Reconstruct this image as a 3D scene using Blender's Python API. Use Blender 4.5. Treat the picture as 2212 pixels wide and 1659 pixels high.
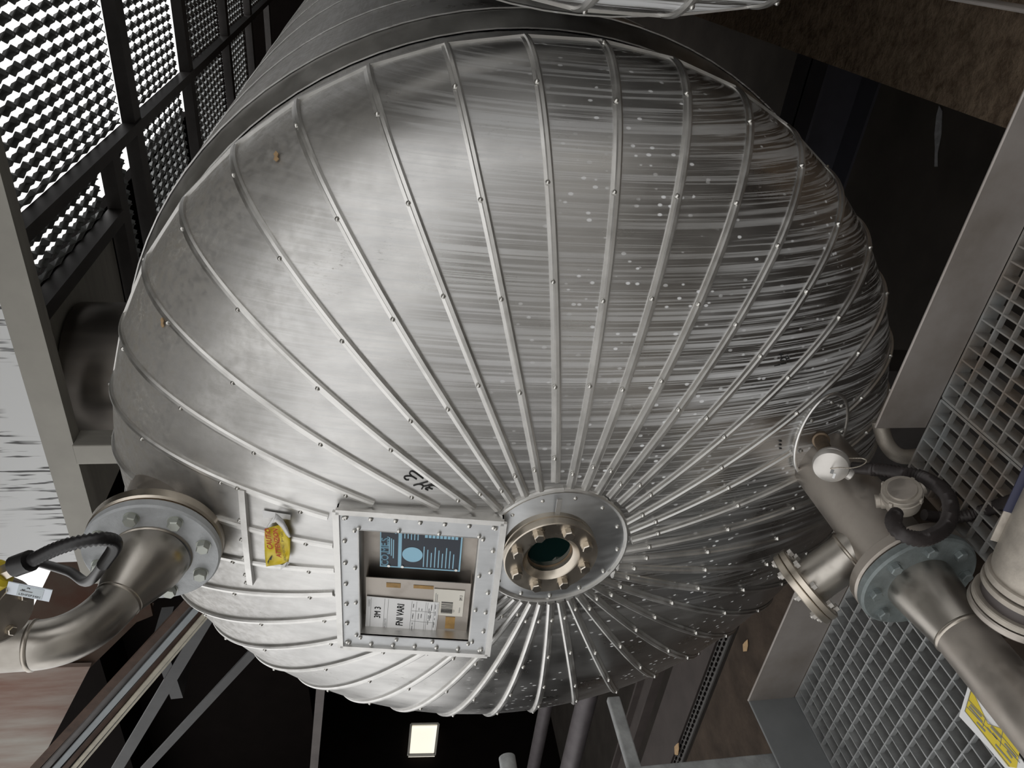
import bpy, bmesh, math, random
from mathutils import Vector, Matrix, Quaternion
random.seed(7)
for o in list(bpy.data.objects): bpy.data.objects.remove(o, do_unlink=True)
scene = bpy.context.scene
COL = scene.collection

# ------------------------------------------------------------------ camera, sky, exposure
# World axes: Z up, +Y runs along the tank's axis away from its domed end, +X to the right along the row of tanks.
# The camera (origin) is held on its side (rolled 90 degrees), looking a little down and to the left of +Y.
FPX, IW, IH = 1600.0, 2212.0, 1659.0
CAM_R = Vector((0.09916, -0.15431, -0.98303)); CAM_D = Vector((-0.84127, -0.54062, 0.0)); CAM_F = Vector((-0.53145, 0.82700, -0.18342))
cam = bpy.data.objects.new('camera', bpy.data.cameras.new('camera')); COL.objects.link(cam)
cam.data.sensor_width = 36; cam.data.lens = 36 * FPX / IW; cam.data.clip_start = 0.02
m3 = Matrix((CAM_R, -CAM_D, -CAM_F)).transposed()
cam.matrix_world = m3.to_4x4()
scene.camera = cam

world = bpy.data.worlds.new('overcast_sky'); scene.world = world; world.use_nodes = True
wn = world.node_tree.nodes; wn['Background'].inputs[0].default_value = (0.99, 0.985, 0.975, 1); wn['Background'].inputs[1].default_value = 1.25
vs = scene.view_settings
vs.view_transform = 'Standard'; vs.look = 'None'; vs.exposure = 0.1; vs.gamma = 1; vs.use_curve_mapping = False

# ------------------------------------------------------------------ helpers
def ray(px, py): return CAM_R * ((px - IW/2) / FPX) + CAM_D * ((py - IH/2) / FPX) + CAM_F
def on_y(px, py, y): d = ray(px, py); return d * (y / d.y)
def on_z(px, py, z): d = ray(px, py); return d * (z / d.z)
def on_x(px, py, x): d = ray(px, py); return d * (x / d.x)
def on_plane(px, py, o, n): d = ray(px, py); return d * (o.dot(n) / d.dot(n))

class MB:
    """collects shapes (world coordinates) for one mesh"""
    def __init__(s): s.v = []; s.f = []; s.m = []
    def add(s, vs, fs, mi=0):
        b = len(s.v); s.v += [Vector(v) for v in vs]
        for f in fs: s.f.append(tuple(i + b for i in f)); s.m.append(mi)
        return s
    def box(s, c, d, ax=None, mi=0):
        c = Vector(c); ax = ax or (Vector((1,0,0)), Vector((0,1,0)), Vector((0,0,1)))
        vs = [c + ax[0]*(d[0]/2*i) + ax[1]*(d[1]/2*j) + ax[2]*(d[2]/2*k) for i in (-1,1) for j in (-1,1) for k in (-1,1)]
        return s.add(vs, [(0,1,3,2),(4,6,7,5),(0,4,5,1),(2,3,7,6),(0,2,6,4),(1,5,7,3)], mi)
    def box2(s, a, b, mi=0):
        a, b = Vector(a), Vector(b); return s.box((a+b)/2, [abs(x) for x in (b-a)], None, mi)
    def bar(s, a, b, w, t, up=(0,0,1), mi=0):
        """box from a to b, w across, t along up"""
        a, b = Vector(a), Vector(b); d = (b-a); L = d.length; d = d/L
        u = Vector(up); u = (u - d*u.dot(d))
        if u.length < 1e-5: u = Vector((1,0,0)) - d*d.x
        u.normalize(); w_ = d.cross(u)
        return s.box((a+b)/2, (L, w, t), (d, w_, u), mi)
    def lathe(s, o, ax, prof, n=32, cap0=True, cap1=True, mi=0, ref=None):
        """prof: (distance along axis, radius)"""
        o, ax = Vector(o), Vector(ax).normalized()
        r = Vector(ref) if ref else (Vector((0,0,1)) if abs(ax.z) < .9 else Vector((1,0,0)))
        u = (r - ax*r.dot(ax)).normalized(); w = ax.cross(u)
        vs = []; fs = []
        for (h, q) in prof:
            for i in range(n):
                a = 2*math.pi*i/n; vs.append(o + ax*h + u*(q*math.cos(a)) + w*(q*math.sin(a)))
        for k in range(len(prof)-1):
            for i in range(n):
                j = (i+1) % n; fs.append((k*n+i, k*n+j, (k+1)*n+j, (k+1)*n+i))
        if cap0: fs.append(tuple(reversed(range(n))))
        if cap1: fs.append(tuple(range((len(prof)-1)*n, len(prof)*n)))
        return s.add(vs, fs, mi)
    def tube(s, path, rad, n=12, caps=True, mi=0):
        P = [Vector(p) for p in path]; N = len(P)
        T = [(P[min(i+1,N-1)] - P[max(i-1,0)]).normalized() for i in range(N)]
        u = T[0].orthogonal().normalized(); vs = []; fs = []
        for i in range(N):
            if i:
                u = u - T[i]*u.dot(T[i]); u.normalize()
            w = T[i].cross(u); r = rad(i) if callable(rad) else rad
            for k in range(n):
                a = 2*math.pi*k/n; vs.append(P[i] + u*(r*math.cos(a)) + w*(r*math.sin(a)))
        for i in range(N-1):
            for k in range(n):
                j = (k+1) % n; fs.append((i*n+k, i*n+j, (i+1)*n+j, (i+1)*n+k))
        if caps: fs += [tuple(reversed(range(n))), tuple(range((N-1)*n, N*n))]
        return s.add(vs, fs, mi)
    def prism(s, poly, off, mi=0):
        """closed polygon (points) extruded by vector off"""
        n = len(poly); P = [Vector(p) for p in poly]; off = Vector(off)
        vs = P + [p + off for p in P]
        fs = [tuple(range(n)), tuple(reversed(range(n, 2*n)))] + [(i, i+n, (i+1) % n + n, (i+1) % n) for i in range(n)]
        return s.add(vs, fs, mi)
    def build(s, name, mats, parent=None, smooth=False, bevel=0, angle=40, origin=None):
        if origin is None: origin = world_loc(parent) if parent else Vector()
        me = bpy.data.meshes.new(name); me.from_pydata([v - origin for v in s.v], [], s.f)
        for m in (mats if isinstance(mats, (list, tuple)) else [mats]): me.materials.append(m)
        for p, i in zip(me.polygons, s.m): p.material_index = i
        bm = bmesh.new(); bm.from_mesh(me); bmesh.ops.recalc_face_normals(bm, faces=bm.faces)
        bm.to_mesh(me); bm.free()
        o = bpy.data.objects.new(name, me); COL.objects.link(o)
        if parent: o.parent = parent
        else: o.location = origin
        if smooth:
            for p in me.polygons: p.use_smooth = True
            try: me.set_sharp_from_angle(angle=math.radians(angle))
            except Exception: pass
        if bevel:
            b = o.modifiers.new('bevel', 'BEVEL'); b.width = bevel; b.segments = 2; b.limit_method = 'ANGLE'; b.angle_limit = math.radians(50)
        return o

def world_loc(o):
    p = Vector()
    while o: p += o.location; o = o.parent
    return p
def tag(o, label, cat, group=None, kind=None):
    if label: o['label'] = label
    if cat: o['category'] = cat
    if group: o['group'] = group
    if kind: o['kind'] = kind
    return o
def thing(name, label, cat, loc=(0,0,0), group=None):
    o = bpy.data.objects.new(name, None); COL.objects.link(o); o.location = loc; o.empty_display_size = .05
    return tag(o, label, cat, group)
def struct(name, mb, mat, **k):
    o = mb.build(name, mat, **k); o['kind'] = 'structure'; return o
def copy_obj(o, parent=None, loc=None, name=None):
    c = o.copy(); COL.objects.link(c)
    if parent: c.parent = parent
    if loc is not None: c.location = loc
    return c
def inst(proto_mesh, name, parent, pos, ax=None):
    """a part that shares mesh data; pos in world coordinates, ax = (x,y,z) axes"""
    o = bpy.data.objects.new(name, proto_mesh); COL.objects.link(o); o.parent = parent
    M = Matrix(ax).transposed() if ax else Matrix.Identity(3)
    o.matrix_local = Matrix.Translation(Vector(pos) - world_loc(parent)) @ M.to_4x4()
    return o
def catmull(pts, n=10):
    P = [Vector(p) for p in pts]; P = [P[0]*2-P[1]] + P + [P[-1]*2-P[-2]]; out = []
    for i in range(1, len(P)-2):
        a, b, c, d = P[i-1:i+3]
        for k in range(n):
            t = k/n; out.append(.5*((2*b) + (c-a)*t + (2*a-5*b+4*c-d)*t*t + (3*b-a-3*c+d)*t**3))
    out.append(P[-2]); return out
def frame_of(n, up=(0,0,1)):
    n = Vector(n).normalized(); u = Vector(up); u = (u - n*u.dot(n)).normalized(); return u.cross(n), u, n

# ------------------------------------------------------------------ materials
def nmat(name):
    m = bpy.data.materials.new(name); m.use_nodes = True; nt = m.node_tree
    return m, nt, nt.nodes['Principled BSDF']
def N(nt, typ, **kw):
    n = nt.nodes.new(typ)
    for k, v in kw.items():
        if k.startswith('i_'):
            key = k[2:]; n.inputs[int(key) if key.isdigit() else key].default_value = v
        else: setattr(n, k, v)
    return n
def L(nt, a, b): nt.links.new(a, b)
def scaled_pos(nt, sc):
    g = N(nt, 'ShaderNodeNewGeometry'); m = N(nt, 'ShaderNodeVectorMath', operation='MULTIPLY'); m.inputs[1].default_value = sc
    L(nt, g.outputs['Position'], m.inputs[0]); return m.outputs[0]
def noise(nt, sc, scale=1.0, detail=5, rough=.55, lo=.4, hi=.6, dist=0):
    n = N(nt, 'ShaderNodeTexNoise'); n.inputs['Scale'].default_value = scale; n.inputs['Detail'].default_value = detail
    n.inputs['Roughness'].default_value = rough; n.inputs['Distortion'].default_value = dist
    L(nt, scaled_pos(nt, sc), n.inputs['Vector'])
    r = N(nt, 'ShaderNodeMapRange'); r.inputs[1].default_value = lo; r.inputs[2].default_value = hi
    L(nt, n.outputs['Fac'], r.inputs[0]); return r.outputs[0]
def math_n(nt, op, a, b):
    n = N(nt, 'ShaderNodeMath', operation=op)
    for i, x in enumerate((a, b)):
        if isinstance(x, (int, float)): n.inputs[i].default_value = x
        else: L(nt, x, n.inputs[i])
    return n.outputs[0]
def mixc(nt, fac, a, b):
    n = N(nt, 'ShaderNodeMix', data_type='RGBA')
    if isinstance(fac, (int, float)): n.inputs[0].default_value = fac
    else: L(nt, fac, n.inputs[0])
    for i, x in ((6, a), (7, b)):
        if isinstance(x, (tuple, list)): n.inputs[i].default_value = (*x, 1)
        else: L(nt, x, n.inputs[i])
    return n.outputs[2]
def mixf(nt, fac, a, b):
    n = N(nt, 'ShaderNodeMix', data_type='FLOAT')
    L(nt, fac, n.inputs[0])
    for i, x in ((2, a), (3, b)):
        if isinstance(x, (int, float)): n.inputs[i].default_value = x
        else: L(nt, x, n.inputs[i])
    return n.outputs[0]
def zramp(nt, z0, z1):
    g = N(nt, 'ShaderNodeNewGeometry'); s = N(nt, 'ShaderNodeSeparateXYZ'); L(nt, g.outputs['Position'], s.inputs[0])
    r = N(nt, 'ShaderNodeMapRange'); r.inputs[1].default_value = z0; r.inputs[2].default_value = z1
    L(nt, s.outputs['Z'], r.inputs[0]); return r.outputs[0]
def xramp(nt, x0, x1):
    g = N(nt, 'ShaderNodeNewGeometry'); s = N(nt, 'ShaderNodeSeparateXYZ'); L(nt, g.outputs['Position'], s.inputs[0])
    r = N(nt, 'ShaderNodeMapRange'); r.inputs[1].default_value = x0; r.inputs[2].default_value = x1
    L(nt, s.outputs['X'], r.inputs[0]); return r.outputs[0]
def bump(nt, bs, h, strength=.2, dist=.01):
    b = N(nt, 'ShaderNodeBump'); b.inputs['Strength'].default_value = strength; b.inputs['Distance'].default_value = dist
    L(nt, h, b.inputs['Height']); L(nt, b.outputs[0], bs.inputs['Normal'])

def plain(name, col, rough=.5, metal=0.0, var=.25, scale=12, sc=(1,1,1), bmp=0, col2=None, spec=.5):
    m, nt, bs = nmat(name)
    f = noise(nt, sc, scale, 6, .6, .3, .7)
    c2 = col2 or tuple(c*(1-var) for c in col)
    L(nt, mixc(nt, f, c2, col), bs.inputs['Base Color'])
    bs.inputs['Roughness'].default_value = rough; bs.inputs['Metallic'].default_value = metal
    bs.inputs['Specular IOR Level'].default_value = spec
    if bmp: bump(nt, bs, f, bmp)
    return m
def flat(name, col, rough=.5, metal=0.0, spec=.5):
    m, nt, bs = nmat(name)
    bs.inputs['Base Color'].default_value = (*col, 1); bs.inputs['Roughness'].default_value = rough; bs.inputs['Metallic'].default_value = metal
    bs.inputs['Specular IOR Level'].default_value = spec
    return m

def cladding_material(name, lime=1.0, dust=1.0):
    """weathered aluminium sheet: brushed metal, white lime runs down the vertical, dust lying on top"""
    m, nt, bs = nmat(name)
    oi = N(nt, 'ShaderNodeObjectInfo')
    grain = noise(nt, (30, 30, 2.2), 1.0, 6, .6, .3, .7)
    cloud = noise(nt, (1, 1, 1), 5.0, 5, .6, .35, .65)
    base = mixc(nt, grain, (.50, .49, .475), (.66, .65, .63))
    base = mixc(nt, oi.outputs['Random'], base, mixc(nt, .35, base, (.40, .40, .41)))
    # white lime runs
    run = noise(nt, (110, 4, .8), 1.0, 4, .6, .50, .60, .25)
    run2 = noise(nt, (290, 8, 1.6), 1.0, 3, .55, .54, .60, .25)
    low = math_n(nt, 'MULTIPLY', zramp(nt, .35, -.45), xramp(nt, -1.55, -.9))
    area = noise(nt, (1.6, 1.6, 1.0), 1.0, 3, .5, .35, .6)
    r = math_n(nt, 'MAXIMUM', run, math_n(nt, 'MULTIPLY', run2, .8))
    r = math_n(nt, 'MULTIPLY', math_n(nt, 'MULTIPLY', r, low), math_n(nt, 'MULTIPLY', math_n(nt, 'ADD', math_n(nt, 'MULTIPLY', area, .7), .3), lime))
    # flakes
    vo = N(nt, 'ShaderNodeTexVoronoi'); vo.inputs['Scale'].default_value = 1.0
    L(nt, scaled_pos(nt, (75, 75, 45)), vo.inputs['Vector'])
    fl = N(nt, 'ShaderNodeMapRange'); fl.inputs[1].default_value = .26; fl.inputs[2].default_value = .18; L(nt, vo.outputs['Distance'], fl.inputs[0])
    sepc = N(nt, 'ShaderNodeSeparateColor'); L(nt, vo.outputs['Color'], sepc.inputs[0])
    pick = N(nt, 'ShaderNodeMapRange'); pick.inputs[1].default_value = .62; pick.inputs[2].default_value = .66; L(nt, sepc.outputs[0], pick.inputs[0])
    fmask = math_n(nt, 'MULTIPLY', math_n(nt, 'MULTIPLY', noise(nt, (1, 1, 1), 7, 3, .5, .40, .55), zramp(nt, -.15, -.45)), pick.outputs[0])
    flk = math_n(nt, 'MULTIPLY', fl.outputs[0], fmask)
    white = math_n(nt, 'MINIMUM', math_n(nt, 'ADD', math_n(nt, 'MULTIPLY', r, .75), math_n(nt, 'MULTIPLY', flk, .9)), 1.0)
    # dust lying on the upper side
    up = N(nt, 'ShaderNodeNewGeometry'); sx = N(nt, 'ShaderNodeSeparateXYZ'); L(nt, up.outputs['Normal'], sx.inputs[0])
    um = N(nt, 'ShaderNodeMapRange'); um.inputs[1].default_value = .22; um.inputs[2].default_value = .72; L(nt, sx.outputs['Z'], um.inputs[0])
    dn = noise(nt, (1, 1, 1), 60, 4, .6, .38, .62)
    dm = math_n(nt, 'MULTIPLY', um.outputs[0], math_n(nt, 'ADD', math_n(nt, 'MULTIPLY', dn, .45), .45 * dust))
    ct_ = noise(nt, (1, 1, 1), 48, 2, .5, 0, 1)
    rg = N(nt, 'ShaderNodeMapRange'); rg.inputs[1].default_value = .030; rg.inputs[2].default_value = .008; L(nt, math_n(nt, 'ABSOLUTE', math_n(nt, 'SUBTRACT', ct_, .5), 0), rg.inputs[0])
    rgm = math_n(nt, 'MULTIPLY', math_n(nt, 'MULTIPLY', rg.outputs[0], um.outputs[0]), noise(nt, (1, 1, 1), 9, 3, .5, .45, .6))
    # dark scuffs
    sc = noise(nt, (240, 240, 60), 1.0, 4, .75, .58, .66); sm = math_n(nt, 'MULTIPLY', noise(nt, (5, 5, 2.5), 1.0, 3, .6, .60, .70), zramp(nt, -.45, -.1))
    scuff = math_n(nt, 'MULTIPLY', sc, sm)
    c = mixc(nt, math_n(nt, 'MULTIPLY', cloud, .3), base, (.42, .42, .42))
    c = mixc(nt, math_n(nt, 'MULTIPLY', scuff, 0.8), c, (.16, .15, .13))
    c = mixc(nt, dm, c, (.225, .207, .178))
    c = mixc(nt, math_n(nt, 'MULTIPLY', rgm, .6), c, (.50, .49, .46))
    c = mixc(nt, white, c, (.80, .81, .82))
    L(nt, c, bs.inputs['Base Color'])
    met = math_n(nt, 'SUBTRACT', 1.0, math_n(nt, 'MAXIMUM', math_n(nt, 'MULTIPLY', white, .9), math_n(nt, 'MULTIPLY', dm, .95)))
    L(nt, met, bs.inputs['Metallic'])
    rgh = math_n(nt, 'ADD', .24, math_n(nt, 'MULTIPLY', cloud, .16))
    rgh = math_n(nt, 'ADD', rgh, math_n(nt, 'MULTIPLY', math_n(nt, 'MAXIMUM', white, dm), .35))
    L(nt, rgh, bs.inputs['Roughness'])
    bump(nt, bs, math_n(nt, 'ADD', math_n(nt, 'MULTIPLY', grain, .25), math_n(nt, 'MULTIPLY', cloud, .4)), .10, .003)
    return m

def steel(name, col=(.55, .53, .50), rough=.3, sc=(1, 1, 1), scale=8, dirt=.3, dirtcol=(.16, .13, .10)):
    m, nt, bs = nmat(name)
    g = noise(nt, sc, scale, 6, .6, .3, .7); d = noise(nt, (1, 1, 1), 6, 5, .65, .5, .72)
    c = mixc(nt, g, tuple(x*.82 for x in col), col)
    c = mixc(nt, math_n(nt, 'MULTIPLY', d, dirt), c, dirtcol)
    L(nt, c, bs.inputs['Base Color'])
    L(nt, math_n(nt, 'SUBTRACT', 1.0, math_n(nt, 'MULTIPLY', d, dirt)), bs.inputs['Metallic'])
    L(nt, math_n(nt, 'ADD', rough, math_n(nt, 'MULTIPLY', math_n(nt, 'ADD', d, g), .12)), bs.inputs['Roughness'])
    bump(nt, bs, g, .05, .003)
    return m

M = {}
M['clad'] = cladding_material('aluminium_cladding')
M['clad2'] = cladding_material('aluminium_cladding_limed', 1.8)
M['trim'] = steel('bright_aluminium_trim', (.72, .71, .69), .32, (20, 20, 20), 1, .25, (.30, .28, .25))
M['plate'] = steel('galvanised_trim_plate', (.60, .61, .62), .38, (60, 60, 4), 1, .25, (.35, .36, .37))
M['rivet'] = flat('rivet_steel', (.62, .61, .58), .3, 1)
M['ss'] = steel('stainless_pipe', (.48, .45, .41), .27, (12, 12, 12), 1, .35, (.17, .14, .11))
M['ssdull'] = steel('dusty_stainless_pipe', (.46, .42, .38), .42, (12, 12, 12), 1, .6, (.24, .20, .165))
M['sswarm'] = steel('stainless_flange', (.62, .56, .48), .24, (4, 50, 4), 1, .15, (.20, .16, .12))
M['bolt'] = flat('stainless_bolt', (.58, .53, .46), .28, 1)
M['zbolt'] = plain('zinc_bolt', (.50, .52, .48), .45, .6)
M['flangepaint'] = plain('pale_grey_flange_paint', (.53, .55, .57), .5, .1, .25, 18, bmp=.2)
M['galv'] = plain('galvanised_steel', (.40, .41, .41), .45, .3, .4, 22, bmp=.1)
M['galvrust'] = plain('galvanised_steel_rust_spots', (.32, .335, .335), .5, .35, .5, 9, col2=(.20, .15, .11))
M['galvdark'] = plain('dull_galvanised_flange', (.22, .25, .25), .55, .4, .4, 25, bmp=.15)
M['beam'] = plain('painted_grey_beam', (.36, .345, .31), .5, .3, .18, 5, sc=(1, 6, 1))
M['darkbeam'] = plain('dark_steel_beam', (.075, .068, .066), .5, .4, .4, 7)
M['meshsteel'] = plain('expanded_metal', (.28, .29, .29), .5, .5, .35, 12)
M['toe'] = plain('toe_plate_steel', (.34, .315, .30), .45, .35, .22, 5, col2=(.21, .185, .165))
M['toedark'] = plain('dull_galvanised_plate', (.23, .24, .245), .5, .3, .2, 7)
M['concrete'] = plain('brown_concrete', (.33, .25, .175), .9, 0, .5, 26, bmp=.5, col2=(.13, .09, .06), spec=.2)
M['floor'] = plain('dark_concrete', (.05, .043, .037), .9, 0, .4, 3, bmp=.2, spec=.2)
M['yard'] = plain('pale_reflected_ground', (.40, .385, .36), .9, 0, .25, 1.2)
M['black'] = plain('unlit_black', (.006, .0045, .004), .8, 0, .3, 5, spec=.03)  # near-black colour stands for unlit depth
M['pale_block'] = plain('pale_reflected_block', (.34, .335, .32), .8, 0, .15, 2)
M['rubber'] = plain('black_rubber_conduit', (.018, .017, .018), .38, 0, .3, 40)
M['conduit'] = plain('dusty_black_conduit', (.045, .037, .036), .5, .2, .5, 40)
M['cast'] = plain('cast_aluminium', (.42, .38, .33), .5, .55, .3, 30, bmp=.1)
M['castclean'] = plain('sensor_head_aluminium', (.60, .575, .545), .38, .7, .12, 20)
M['brass'] = plain('tarnished_stub', (.22, .165, .115), .45, .8, .4, 30)
M['rust'] = plain('rusty_sheet', (.30, .28, .25), .75, .1, .5, 2.6, sc=(1.6, 1, .3), col2=(.13, .035, .012))
M['rustdark'] = plain('dark_rusty_sheet', (.055, .040, .029), .8, .0, .5, 4, col2=(.045, .014, .006), spec=.2)
M['white'] = None
M['navy'] = flat('navy_print', (.012, .020, .035), .4)
M['sky'] = flat('pale_blue_print', (.30, .56, .72), .45)
M['paper'] = plain('white_paper', (.78, .78, .78), .6, 0, .04, 6)
M['cream'] = plain('cream_paper', (.72, .69, .62), .6, 0, .06, 6)
M['ink'] = flat('black_ink', (.012, .012, .012), .6)
M['greyink'] = flat('grey_ink', (.22, .22, .22), .6)
M['yellow'] = plain('yellow_label', (.72, .56, .03), .5, 0, .12, 14)
M['red'] = flat('red_print', (.62, .10, .015), .5)
M['tape'] = plain('old_brown_tape', (.42, .25, .08), .6, 0, .4, 50)
M['glass'] = None
M['blue'] = flat('navy_blue_strip', (.012, .014, .045), .4)
M['leaf'] = plain('dead_leaf', (.45, .30, .16), .8, 0, .3, 50)
M['weld'] = flat('weld_bead', (.45, .41, .36), .35, 1)
M['tagplate'] = flat('pale_tag', (.72, .78, .86), .4)
M['taglabel'] = flat('tag_label_grey', (.52, .58, .62), .4)

def white_sheet():
    m, nt, bs = nmat('white_sheet_with_runs')
    s = noise(nt, (90, 90, 5), 1.0, 3, .5, .55, .60); a = noise(nt, (3, 3, 3), 1, 2, .5, .42, .55)
    L(nt, mixc(nt, math_n(nt, 'MULTIPLY', s, a), (.82, .83, .84), (.07, .07, .07)), bs.inputs['Base Color'])
    bs.inputs['Roughness'].default_value = .35
    return m
M['white'] = white_sheet()
mg, ntg, bsg = nmat('sight_glass'); bsg.inputs['Base Color'].default_value = (.003, .011, .010, 1); bsg.inputs['Roughness'].default_value = .06; bsg.inputs['Coat Weight'].default_value = .5
M['glass'] = mg
ml, ntl, bsl = nmat('lit_window'); bsl.inputs['Base Color'].default_value = (.8, .78, .68, 1); bsl.inputs['Emission Color'].default_value = (1, .95, .80, 1); bsl.inputs['Emission Strength'].default_value = .85
M['lit'] = ml

# ------------------------------------------------------------------ text
def text_mesh(body, size, name='text'):
    cu = bpy.data.curves.new(name, 'FONT'); cu.body = body; cu.size = size; cu.align_x = 'CENTER'; cu.align_y = 'CENTER'; cu.resolution_u = 3
    o = bpy.data.objects.new(name, cu); COL.objects.link(o)
    dg = bpy.context.evaluated_depsgraph_get(); me = bpy.data.meshes.new_from_object(o.evaluated_get(dg))
    bpy.data.objects.remove(o); bpy.data.curves.remove(cu); me.name = name; return me
def put_text(body, h, pos, ax, mat, parent, squeeze=1.0, name='lettering', bold=0):
    me = text_mesh(body, h * 1.38, name)
    me.transform(Matrix.Diagonal((squeeze, 1, 1, 1))); me.materials.clear(); me.materials.append(mat)
    if bold:
        bm = bmesh.new(); bm.from_mesh(me); g0 = bm.faces[:]
        for dx, dy in ((bold, 0), (-bold, 0), (0, bold), (0, -bold)):
            d = bmesh.ops.duplicate(bm, geom=g0); bmesh.ops.translate(bm, verts=[v for v in d['geom'] if isinstance(v, bmesh.types.BMVert)], vec=(dx, dy, 0))
        bm.to_mesh(me); bm.free()
    return inst(me, name, parent, pos, ax)

# ------------------------------------------------------------------ the setting
GZ = -1.135                                       # walkway grating level (camera = 0)
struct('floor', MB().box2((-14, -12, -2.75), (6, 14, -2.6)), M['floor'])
# unseen bright ground and pale block, added for the tank head to reflect
o = MB().box2((-3.2, -40, -2.62), (25, -3.6, -2.56)).build('reflected_ground', M['yard']); o['kind'] = 'structure'
o = MB().box2((2.9, -3.6, -2.62), (25, 1.2, -2.56)).build('reflected_ground', M['yard']); o['kind'] = 'structure'
fb = thing('reflected_block', 'unseen pale block added behind the camera for the tank to reflect', 'building', (0, -16, -2.6))
MB().box2((-16, -18, -2.6), (20, -16, 4.6)).build('wall', M['pale_block'], fb)
# upper storey over the tanks; black walls added to keep sky light out
struct('ceiling', MB().box2((-2.9, .2, 2.3), (4.5, 4.3, 2.45)), M['beam'])  # upper floor read from dull reflections, its extent shaped to cut sky light
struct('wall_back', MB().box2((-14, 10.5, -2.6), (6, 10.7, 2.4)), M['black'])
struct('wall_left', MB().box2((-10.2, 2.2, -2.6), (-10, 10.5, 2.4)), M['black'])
struct('wall_dark_reflection', MB().box2((-7.2, -16, -2.6), (-7.0, 2.2, -.35)), M['black'])  # unseen, added to darken the low reflections on the tank head
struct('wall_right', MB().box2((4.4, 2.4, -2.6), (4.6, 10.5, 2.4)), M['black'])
struct('ceiling_light_blocker', MB().box2((-10.2, 4.7, 2.4), (-2.6, 10.7, 2.5)), M['black'])  # unseen roof added so the sky leaves the far region dark

# ------------------------------------------------------------------ the tank
HR, HH, HP = 1.0, 0.445, 2.14
TC = Vector((-1.194, 1.579, -.391))              # centre of the rim where the head meets the shell
TA = Vector((.99495, 0, .10036)); TB = Vector((-.10036, 0, .99495)); TN = Vector((0, -1, 0))
NG = 40; A0 = -.002
def head_rz(t):
    c, s = abs(math.cos(t)), abs(math.sin(t)); m = (c**HP + s**HP)**(-1/HP); return s*m, HH*c*m
def head_pt(t, a):
    r, z = head_rz(t); return TC + TN*z + (TA*math.cos(a) + TB*math.sin(a))*r
def head_y(x, z):
    r = math.hypot(x-TC.x, z-TC.z); return TC.y - HH*max(0, 1-min(r, 1)**HP)**(1/HP)
def head_normal(p):
    e = 1e-3
    def F(q):
        return math.hypot(q.x-TC.x, q.z-TC.z)**HP + (abs(TC.y-q.y)/HH)**HP
    return Vector(((F(p+Vector((e,0,0)))-F(p-Vector((e,0,0)))), (F(p+Vector((0,e,0)))-F(p-Vector((0,e,0)))), (F(p+Vector((0,0,e)))-F(p-Vector((0,0,e)))))).normalized()
def head_hit(px, py):
    d = ray(px, py); lo = .7
    for i in range(2000):
        t = .7 + i*.001; q = d*t
        r = math.hypot(q.x-TC.x, q.z-TC.z)
        if r < 1 and q.y > head_y(q.x, q.z): return q
    return None

# label frame plane (a flat box set into the cladding above the sight glass)
FO = Vector((-1.2425, 1.118, -.0925)) * 1.016; FU = Vector((1, 0, 0)); FV = Vector((0, .148, .989)).normalized(); FN = FU.cross(FV)
FW, FH = .4215, .343                               # outer size
def fr(u, v, w=0): return FO + FU*u + FV*v + FN*w
def fr_px(px, py, w=0):
    p = on_plane(px, py, FO + FN*w, FN); d = p - FO; return d.dot(FU), d.dot(FV)
DC = Vector((-1.155, 1.122, -.388)); DR = .163    # cover disc round the sight glass

tank = thing('storage_tank', 'large horizontal aluminium-clad tank with domed ribbed end and round sight glass', 'tank', (TC.x, TC.y, TC.z-1.03))
tgore, tseam = [], []
T0 = .10
def inside_frame(p, g=0.0):
    d = p - FO; return abs(d.x) < FW/2 + g and abs(d.dot(FV)) < FH/2 + g
def inside_disc(p, g=0.0): return math.hypot(p.x-DC.x, p.z-DC.z) < DR + g
def gore(k):
    mb = MB(); n, w = 64, 4
    a0, a1 = A0 - (k)*2*math.pi/NG, A0 - (k+1)*2*math.pi/NG
    vs = []
    for i in range(n+1):
        t = T0 + (math.pi/2-T0)*i/n; p, q = head_pt(t, a0), head_pt(t, a1)
        for j in range(w+1):
            a = a0 + (a1-a0)*j/w; vs.append(p.lerp(q, j/w).lerp(head_pt(t, a), .45))
    pieces = [[]]
    for i in range(n):
        row = []
        for j in range(w):
            c = (vs[i*(w+1)+j] + vs[(i+1)*(w+1)+j+1])/2
            if not inside_frame(c, -.022): row.append((i*(w+1)+j, (i+1)*(w+1)+j, (i+1)*(w+1)+j+1, i*(w+1)+j+1))
        if row: pieces[-1] += row
        elif pieces[-1]: pieces.append([])
    for fs in pieces:
        if not fs: continue
        used = sorted({v for f in fs for v in f}); ix = {v: q for q, v in enumerate(used)}
        o = MB().add([vs[v] for v in used], [tuple(ix[v] for v in f) for f in fs]).build('cladding_gore', M['clad'], tank, smooth=True, angle=80)
    return o
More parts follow.
